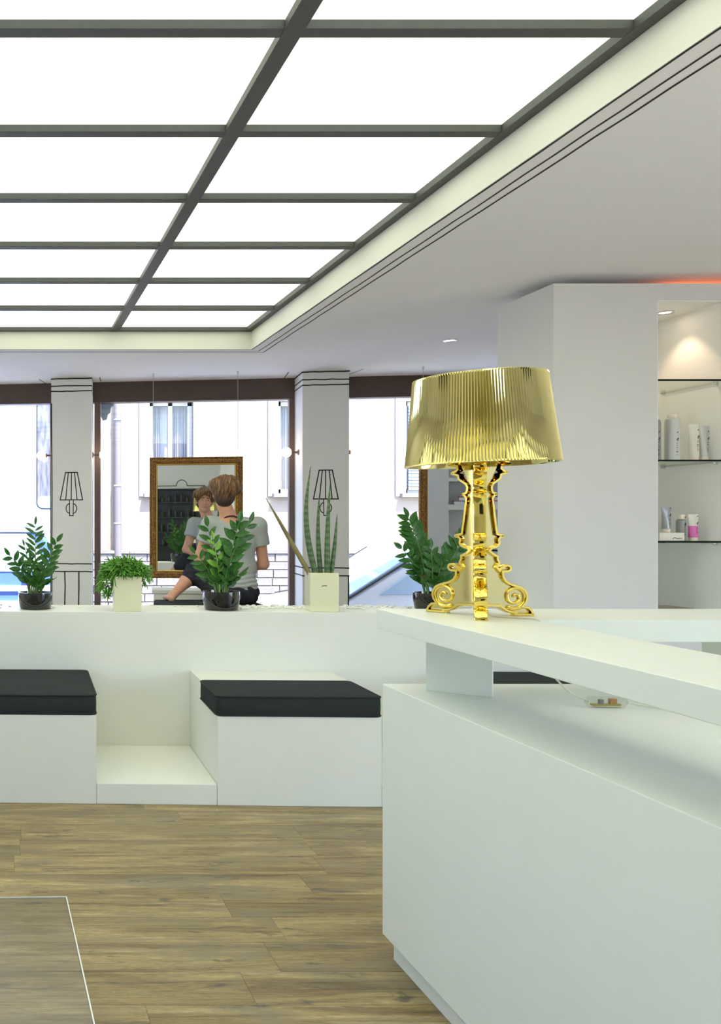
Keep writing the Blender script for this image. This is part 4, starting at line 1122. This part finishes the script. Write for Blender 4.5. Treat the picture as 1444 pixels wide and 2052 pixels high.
MB().box(1.655 - LXc, 1.672 - LXc, 2.375 - LYc, 2.386 - LYc, 0.873 - LZ, 0.887 - LZ).build('dimmer_chip', mat('amber_chip', rgb(165, 120, 60), 0.4), dm)

# ------------------------------------------------------------------ clear sheet on the floor
t = thing('clear_floor_sheet', 'clear sheet with white edges lying on the wooden floor', 'floor mat', (0.236, 3.18, 0.0), R(1.2))
MB().box(-1.2, -0.004, -1.6, -0.004, 0.0005, 0.0045).build('sheet', M['acryl'], t)
MB().box(-1.2, 0.0, -0.004, 0.0, 0.0005, 0.005).build('edge', M['acryledge'], t); MB().box(-0.004, 0.0, -1.6, -0.004, 0.0005, 0.005).build('edge', M['acryledge'], t)

# ------------------------------------------------------------------ the seated person (sculpted as distance fields)
class Field:
    def __init__(s, lo, hi, h):
        s.lo = np.array(lo, float); s.h = h
        s.n = (np.ceil((np.array(hi) - s.lo) / h).astype(int) + 1)
        s.F = np.full(s.n, 9.0, np.float32)
    def _sub(s, lo, hi):
        a = np.clip(np.floor((np.array(lo) - s.lo) / s.h).astype(int), 0, s.n - 1)
        b = np.clip(np.ceil((np.array(hi) - s.lo) / s.h).astype(int) + 1, 0, s.n)
        sl = tuple(slice(x, y) for x, y in zip(a, b))
        g = [s.lo[i] + s.h * np.arange(a[i], b[i]) for i in range(3)]
        return sl, np.meshgrid(*g, indexing='ij')
    def _merge(s, sl, d, k, op):
        A = s.F[sl]
        if op == 'u':
            h = np.clip(0.5 + 0.5 * (A - d) / k, 0, 1); s.F[sl] = A * (1 - h) + d * h - k * h * (1 - h)
        elif op == 's':
            h = np.clip(0.5 - 0.5 * (A + d) / k, 0, 1); s.F[sl] = A * (1 - h) - d * h + k * h * (1 - h)
    def cone(s, a, b, ra, rb, k=0.02, op='u', squash=None):
        a = np.array(a, float); b = np.array(b, float); m = max(ra, rb) + 3 * k + 0.02
        sl, (X, Y, Z) = s._sub(np.minimum(a, b) - m, np.maximum(a, b) + m)
        ab = b - a; L = max(1e-9, ab @ ab)
        t = np.clip(((X - a[0]) * ab[0] + (Y - a[1]) * ab[1] + (Z - a[2]) * ab[2]) / L, 0, 1)
        d = np.sqrt((X - a[0] - ab[0] * t) ** 2 + (Y - a[1] - ab[1] * t) ** 2 + (Z - a[2] - ab[2] * t) ** 2) - (ra + (rb - ra) * t)
        s._merge(sl, d.astype(np.float32), k, op)
    def ell(s, c, r, k=0.02, op='u', rot=None):
        c = np.array(c, float); r = np.array(r, float); m = r.max() + 3 * k + 0.02
        sl, (X, Y, Z) = s._sub(c - m, c + m)
        P = np.stack([X - c[0], Y - c[1], Z - c[2]], -1)
        if rot is not None: P = P @ np.array(rot)      # columns = local axes
        q = np.sqrt(((P / r) ** 2).sum(-1)); g = np.sqrt(((P / r ** 2) ** 2).sum(-1)) + 1e-9
        d = q * (q - 1) / g
        s._merge(sl, d.astype(np.float32), k, op)
    def mesh(s):
        F = s.F; h = s.h; I = F < 0
        nx, ny, nz = F.shape
        cs = np.zeros((nx - 1, ny - 1, nz - 1, 3), np.float32); cn = np.zeros((nx - 1, ny - 1, nz - 1), np.float32)
        corners = [(i, j, k) for i in (0, 1) for j in (0, 1) for k in (0, 1)]
        def V(A, c): return A[c[0]:nx - 1 + c[0], c[1]:ny - 1 + c[1], c[2]:nz - 1 + c[2]]
        for a in corners:
            for ax in range(3):
                if a[ax]: continue
                b = list(a); b[ax] = 1; b = tuple(b)
                x = V(I, a) != V(I, b)
                fa, fb = V(F, a)[x], V(F, b)[x]; t = fa / (fa - fb)
                p = np.tile(np.array(a, np.float32), (t.size, 1)); p[:, ax] += t
                cs[x] += p; cn[x] += 1
        act = cn > 0; idx = -np.ones(act.shape, int); idx[act] = np.arange(act.sum())
        cell = np.argwhere(act); vs = (cell + cs[act] / cn[act][:, None]) * h + s.lo
        quads = []
        for ax in range(3):
            u, v = [(1, 2), (2, 0), (0, 1)][ax]
            lo = [slice(1, n - 1) for n in F.shape]; lo[ax] = slice(0, F.shape[ax] - 1); hi = list(lo); hi[ax] = slice(1, F.shape[ax])
            ch = np.argwhere(I[tuple(lo)] != I[tuple(hi)]); 
            if not len(ch): continue
            off = np.array([l.start for l in lo]); e = ch + off
            ins = I[tuple(e.T)]
            eu = np.zeros(3, int); eu[u] = 1; ev = np.zeros(3, int); ev[v] = 1
            q = np.stack([idx[tuple((e - eu - ev).T)], idx[tuple((e - ev).T)], idx[tuple(e.T)], idx[tuple((e - eu).T)]], 1)
            q[~ins] = q[~ins][:, ::-1]
            quads.append(q)
        return vs, np.concatenate(quads)

PB = Vector((1.87, 6.95, 0.72))         # where the person sits
person = thing('person', 'person in grey T-shirt and dark shorts seated before the mirror', 'person', tuple(PB))
def npmesh(name, vs, qs, mats, parent, mi=None):
    me = bpy.data.meshes.new(name); me.from_pydata((vs - np.array(PB)).tolist(), [], qs.tolist()); me.update()
    for q in mats: me.materials.append(q)
    if mi is not None: me.polygons.foreach_set('material_index', mi.astype(int).tolist())
    me.polygons.foreach_set('use_smooth', [True] * len(me.polygons))
    o = bpy.data.objects.new(name, me); COL.objects.link(o); o.parent = parent
    sm = o.modifiers.new('smooth', 'SMOOTH'); sm.iterations = 2; sm.factor = 0.4
    return o

FW = np.array((math.sin(R(8)), math.cos(R(8)), 0)); RT = np.array((math.cos(R(8)), -math.sin(R(8)), 0)); UP = np.array((0, 0, 1.0))
# head frame: tipped a little, looking at the mirror
hc = np.array((1.768, 6.955, 1.592))
hf = FW * 0.995 + np.array((0.03, 0, -0.06)); hf /= np.linalg.norm(hf)
hr = np.cross(hf, UP); hr /= np.linalg.norm(hr); hu = np.cross(hr, hf)
tilt = R(-4); hr, hu = hr * math.cos(tilt) + hu * math.sin(tilt), hu * math.cos(tilt) - hr * math.sin(tilt)
HR = np.stack([hr, hf, hu], 1)
def H(x, y, z): return hc + hr * x + hf * y + hu * z
def T(x, y, z): return np.array((1.845, 6.95, 0)) + RT * x + FW * y + UP * z     # torso frame (height absolute)

shL, shR = T(-0.185, 0.0, 1.345), T(0.185, 0.0, 1.335)
elL, elR = T(-0.265, 0.06, 1.075), T(0.235, 0.05, 1.03)
wrL, wrR = T(-0.10, 0.24, 0.985), T(0.07, 0.25, 0.965)
hipL, hipR = T(-0.09, 0.0, 0.80), T(0.09, 0.0, 0.80)
knL, anL = np.array((1.60, 7.23, 0.955)), np.array((1.40, 7.13, 0.775))
knR, anR = T(0.13, 0.45, 0.79), T(0.13, 0.53, 0.36)

B = Field((1.15, 6.72, 0.22), (2.28, 7.66, 1.78), 0.0058)
# trunk
B.ell(T(0, 0, 0.82), (0.165, 0.115, 0.10), 0.03, rot=np.stack([RT, FW, UP], 1))
B.ell(T(0, 0.005, 1.0), (0.145, 0.095, 0.17), 0.05, rot=np.stack([RT, FW, UP], 1))
B.ell(T(-0.005, 0.0, 1.21), (0.168, 0.108, 0.17), 0.05, rot=np.stack([RT, FW, UP], 1))
B.cone(shL, shR, 0.058, 0.058, 0.05)
nb = T(-0.03, -0.015, 1.37)
B.cone(nb, H(0, -0.025, -0.085), 0.062, 0.056, 0.04)
# head
B.ell(H(0, -0.012, 0.018), (0.076, 0.096, 0.098), 0.02, rot=HR)
B.ell(H(0, 0.034, -0.052), (0.060, 0.058, 0.068), 0.03, rot=HR)
B.ell(H(0, 0.066, -0.098), (0.026, 0.022, 0.020), 0.025, rot=HR)
B.cone(H(0, 0.088, 0.012), H(0, 0.108, -0.032), 0.009, 0.013, 0.010)
B.ell(H(0, 0.098, -0.038), (0.019, 0.012, 0.009), 0.006, rot=HR)
B.cone(H(-0.042, 0.074, 0.026), H(0.042, 0.074, 0.026), 0.012, 0.012, 0.02)
for s_ in (-1, 1):
    B.ell(H(s_ * 0.034, 0.093, 0.006), (0.017, 0.011, 0.010), 0.012, 's', rot=HR)
    B.ell(H(s_ * 0.042, 0.062, -0.030), (0.022, 0.020, 0.022), 0.02, rot=HR)
    B.ell(H(s_ * 0.079, -0.008, -0.010), (0.010, 0.018, 0.032), 0.006, rot=HR)
B.cone(H(-0.022, 0.088, -0.064), H(0.022, 0.088, -0.064), 0.008, 0.008, 0.010)
# arms
for sh_, el_, wr_ in ((shL, elL, wrL), (shR, elR, wrR)):
    B.cone(sh_, el_, 0.052, 0.041, 0.03); B.cone(el_, wr_, 0.042, 0.027, 0.025)
# hands: palm, four fingers curled inwards, a thumb leaving the side of the palm
def hand(w, dirv, side, upv):
    d = dirv / np.linalg.norm(dirv); u = upv - d * (upv @ d); u /= np.linalg.norm(u); sd = np.cross(d, u) * side
    B.cone(w, w + d * 0.035, 0.026, 0.022, 0.012)
    B.ell(w + d * 0.052, (0.040, 0.043, 0.017), 0.012, rot=np.stack([sd, d, u], 1))
    for i, L in enumerate((0.070, 0.080, 0.074, 0.058)):
        q = w + d * 0.088 + sd * (0.030 - 0.020 * i); k1 = q + d * L * 0.45 - u * 0.012; k2 = k1 + d * L * 0.15 - u * L * 0.42
        B.cone(q - d * 0.02, k1, 0.0098, 0.009, 0.004); B.cone(k1, k2, 0.0088, 0.008, 0.004)
    q = w + d * 0.028 + sd * 0.030; k1 = q + sd * 0.026 + d * 0.026 - u * 0.008; k2 = k1 + d * 0.032 - u * 0.014
    B.cone(q, k1, 0.0125, 0.011, 0.006); B.cone(k1, k2, 0.0105, 0.009, 0.004)
hand(wrL, RT * 0.75 + FW * 0.55 - UP * 0.15, 1, UP); hand(wrR, -RT * 0.75 + FW * 0.55 - UP * 0.1, -1, UP)
# legs
B.cone(hipL, knL, 0.088, 0.060, 0.04); B.cone(knL, knL * 0.6 + anL * 0.4, 0.056, 0.054, 0.02); B.cone(knL * 0.6 + anL * 0.4, anL, 0.054, 0.033, 0.02)
B.cone(anL, anL + np.array((-0.02, -0.02, -0.03)), 0.034, 0.030, 0.02); B.cone(anL + np.array((-0.02, 0.01, -0.025)), anL + np.array((-0.045, 0.15, -0.036)), 0.030, 0.018, 0.02)
B.cone(hipR, knR, 0.088, 0.060, 0.04); B.cone(knR, knR * 0.6 + anR * 0.4, 0.055, 0.054, 0.02); B.cone(knR * 0.6 + anR * 0.4, anR, 0.053, 0.034, 0.02)
B.cone(anR + FW * -0.03 + UP * -0.03, anR + FW * 0.16 + UP * -0.06, 0.034, 0.022, 0.03)
vs, qs = B.mesh()
cen = vs[qs].mean(1); loc = (cen - hc) @ HR
mi = np.zeros(len(qs))
lip = (np.abs(loc[:, 0]) < 0.025) & (np.abs(loc[:, 2] + 0.064) < 0.0065) & (loc[:, 1] > 0.085)
brow = (np.abs(np.abs(loc[:, 0]) - 0.035) < 0.021) & (np.abs(loc[:, 2] - 0.027 + 0.12 * (np.abs(loc[:, 0]) - 0.03)) < 0.0055) & (loc[:, 1] > 0.06)
mi[lip] = 1; mi[brow] = 2
body = npmesh('body', vs, qs, [M['skin'], M['lips'], M['brow']], person, mi)
for s_ in (-1, 1):
    c = H(s_ * 0.034, 0.0745, 0.006) - np.array(PB)
    eb = MB().sphere(tuple(c), (0.0125, 0.0115, 0.0085), 12, 8).build('eye', M['eyew'], person, True, angle=180)
    c2 = H(s_ * 0.034, 0.0815, 0.005) - np.array(PB)
    MB().sphere(tuple(c2), 0.0062, 10, 6).build('iris', M['eye'], eb, True, angle=180)

# T-shirt
S = Field((1.45, 6.72, 0.76), (2.22, 7.30, 1.47), 0.0058)
TR = np.stack([RT, FW, UP], 1)
S.ell(T(0.01, 0, 0.86), (0.178, 0.128, 0.10), 0.03, rot=TR)
S.ell(T(0.005, 0.005, 1.0), (0.170, 0.115, 0.18), 0.05, rot=TR)
S.ell(T(-0.005, 0.0, 1.21), (0.187, 0.124, 0.18), 0.05, rot=TR)
S.cone(shL, shR, 0.066, 0.066, 0.05)
for sh_, el_ in ((shL, elL), (shR, elR)):
    e2 = sh_ + (el_ - sh_) * 0.50
    S.cone(sh_, e2, 0.066, 0.070, 0.03); 
    a = el_ - sh_; a /= np.linalg.norm(a); c = sh_ + (el_ - sh_) * 0.50
    g = S._sub(c - 0.16, c + 0.16); X_, Y_, Z_ = g[1]
    near = np.sqrt((X_ - c[0]) ** 2 + (Y_ - c[1]) ** 2 + (Z_ - c[2]) ** 2) - 0.115
    d = np.maximum(-((X_ - c[0]) * a[0] + (Y_ - c[1]) * a[1] + (Z_ - c[2]) * a[2]), near)
    lat = (X_ - 1.845) * RT[0] + (Y_ - 6.95) * RT[1]
    d = np.maximum(d, 0.165 - np.abs(lat))
    S.F[g[0]] = np.maximum(S.F[g[0]], -d)
# neck opening, deeper at the front
S.ell(T(-0.028, 0.012, 1.435), (0.078, 0.085, 0.05), 0.008, 's', rot=TR); S.ell(T(-0.02, 0.12, 1.36), (0.072, 0.10, 0.12), 0.01, 's', rot=TR)
g = S._sub(S.lo, S.lo + S.h * S.n); X_, Y_, Z_ = g[1]
th_ = np.arctan2(Y_ - 6.95, X_ - 1.85)
fold = (0.0042 * np.sin(Z_ * 190 + 1.6 * np.sin(th_ * 3)) * np.clip((1.02 - Z_) / 0.14, 0, 1) + 0.0030 * np.sin(th_ * 9 + Z_ * 22) * np.clip((1.30 - Z_) / 0.3, 0, 1)).astype(np.float32)
S.F = S.F - fold
hem = 0.828 + 0.006 * np.sin(th_ * 4)
S.F = np.maximum(S.F, (hem - Z_).astype(np.float32))
vs, qs = S.mesh(); cen = vs[qs].mean(1)
d1 = np.linalg.norm((cen - T(-0.028, 0.012, 1.435)) @ TR / np.array((0.078, 0.085, 0.05)), axis=1)
d2 = np.linalg.norm((cen - T(-0.02, 0.12, 1.36)) @ TR / np.array((0.072, 0.10, 0.12)), axis=1)
mi = ((d1 < 1.26) | (d2 < 1.10)).astype(int)
npmesh('t_shirt', vs, qs, [M['shirt'], M['trim']], person, mi)
cb_ = []
for k in range(41):
    a = 2 * PI * k / 40; fr = (1 - math.cos(a)) / 2
    cb_.append(tuple(T(-0.028 + (0.076 + 0.012 * fr * math.sin(a) ** 2) * math.sin(a), -0.016 - 0.074 * math.cos(a) + 0.038 * fr, 1.412 - 0.018 * math.sin(a) ** 2 - 0.135 * fr ** 1.6) - np.array(PB)))
MB().tube(cb_, 0.0058, 6, False).build('collar', M['trim'], person, True)
# shorts
S = Field((1.35, 6.72, 0.66), (2.28, 7.60, 1.08), 0.0062)
S.ell(T(0.005, -0.005, 0.815), (0.178, 0.130, 0.105), 0.03, rot=TR)
for hp, kn, q in ((hipL, knL, 1.02), (hipR, knR, 0.86)):
    S.cone(hp, hp + (kn - hp) * q, 0.102, 0.080, 0.03)
S.cone(knL, knL + (anL - knL) * 0.26, 0.080, 0.070, 0.02)
g = S._sub(S.lo, S.lo + S.h * S.n); X_, Y_, Z_ = g[1]
S.F = S.F - (0.004 * np.sin(X_ * 60 + Y_ * 45 + Z_ * 80)).astype(np.float32)
S.F = np.maximum(S.F, (0.7225 - Z_ - 9 * np.clip(Y_ - 7.24, 0, 1)).astype(np.float32))
vs, qs = S.mesh(); npmesh('shorts', vs, qs, [M['shorts']], person)
# hair: swept volume over the skull, longer on top, cropped at the nape
S = Field(tuple(hc - 0.19), tuple(hc + 0.19), 0.0042)
S.ell(H(0, -0.022, 0.040), (0.100, 0.112, 0.096), 0.02, rot=HR)
S.ell(H(0.02, -0.01, 0.075), (0.104, 0.100, 0.070), 0.03, rot=HR)
S.ell(H(-0.055, 0.015, 0.062), (0.068, 0.085, 0.050), 0.03, rot=HR)
S.ell(H(0.06, -0.03, 0.05), (0.066, 0.075, 0.060), 0.03, rot=HR)
S.ell(H(0, -0.062, -0.035), (0.076, 0.052, 0.080), 0.03, rot=HR)
S.ell(H(0.0, 0.070, 0.078), (0.074, 0.036, 0.030), 0.02, rot=HR)          # fringe
S.cone(H(-0.10, 0.055, 0.045), H(-0.125, 0.07, 0.025), 0.016, 0.006, 0.02); S.cone(H(0.10, 0.04, 0.04), H(0.135, 0.035, 0.060), 0.016, 0.005, 0.02); S.cone(H(0.1, 0.0, 0.06), H(0.138, -0.02, 0.03), 0.016, 0.005, 0.02)
S.ell(H(0, 0.105, -0.03), (0.069, 0.075, 0.092), 0.012, 's', rot=HR)         # face opening
g = S._sub(S.lo, S.lo + S.h * S.n); P = (np.stack(g[1], -1) - hc) @ HR
ang = np.arctan2(P[..., 0], P[..., 1] + 0.02)
st = 0.003 * np.sin(ang * 17 + 70 * P[..., 2] + 3 * np.sin(ang * 4)) + 0.0022 * np.sin(ang * 37 - 60 * P[..., 2] + 2 * np.sin(P[..., 0] * 40)) + 0.004 * np.sin(P[..., 0] * 75 + P[..., 1] * 50 + P[..., 2] * 30)
S.F = S.F - st.astype(np.float32) * np.clip((P[..., 2] + 0.09) / 0.06, 0.2, 1).astype(np.float32)
vs, qs = S.mesh(); npmesh('hair', vs, qs, [M['hair']], person)
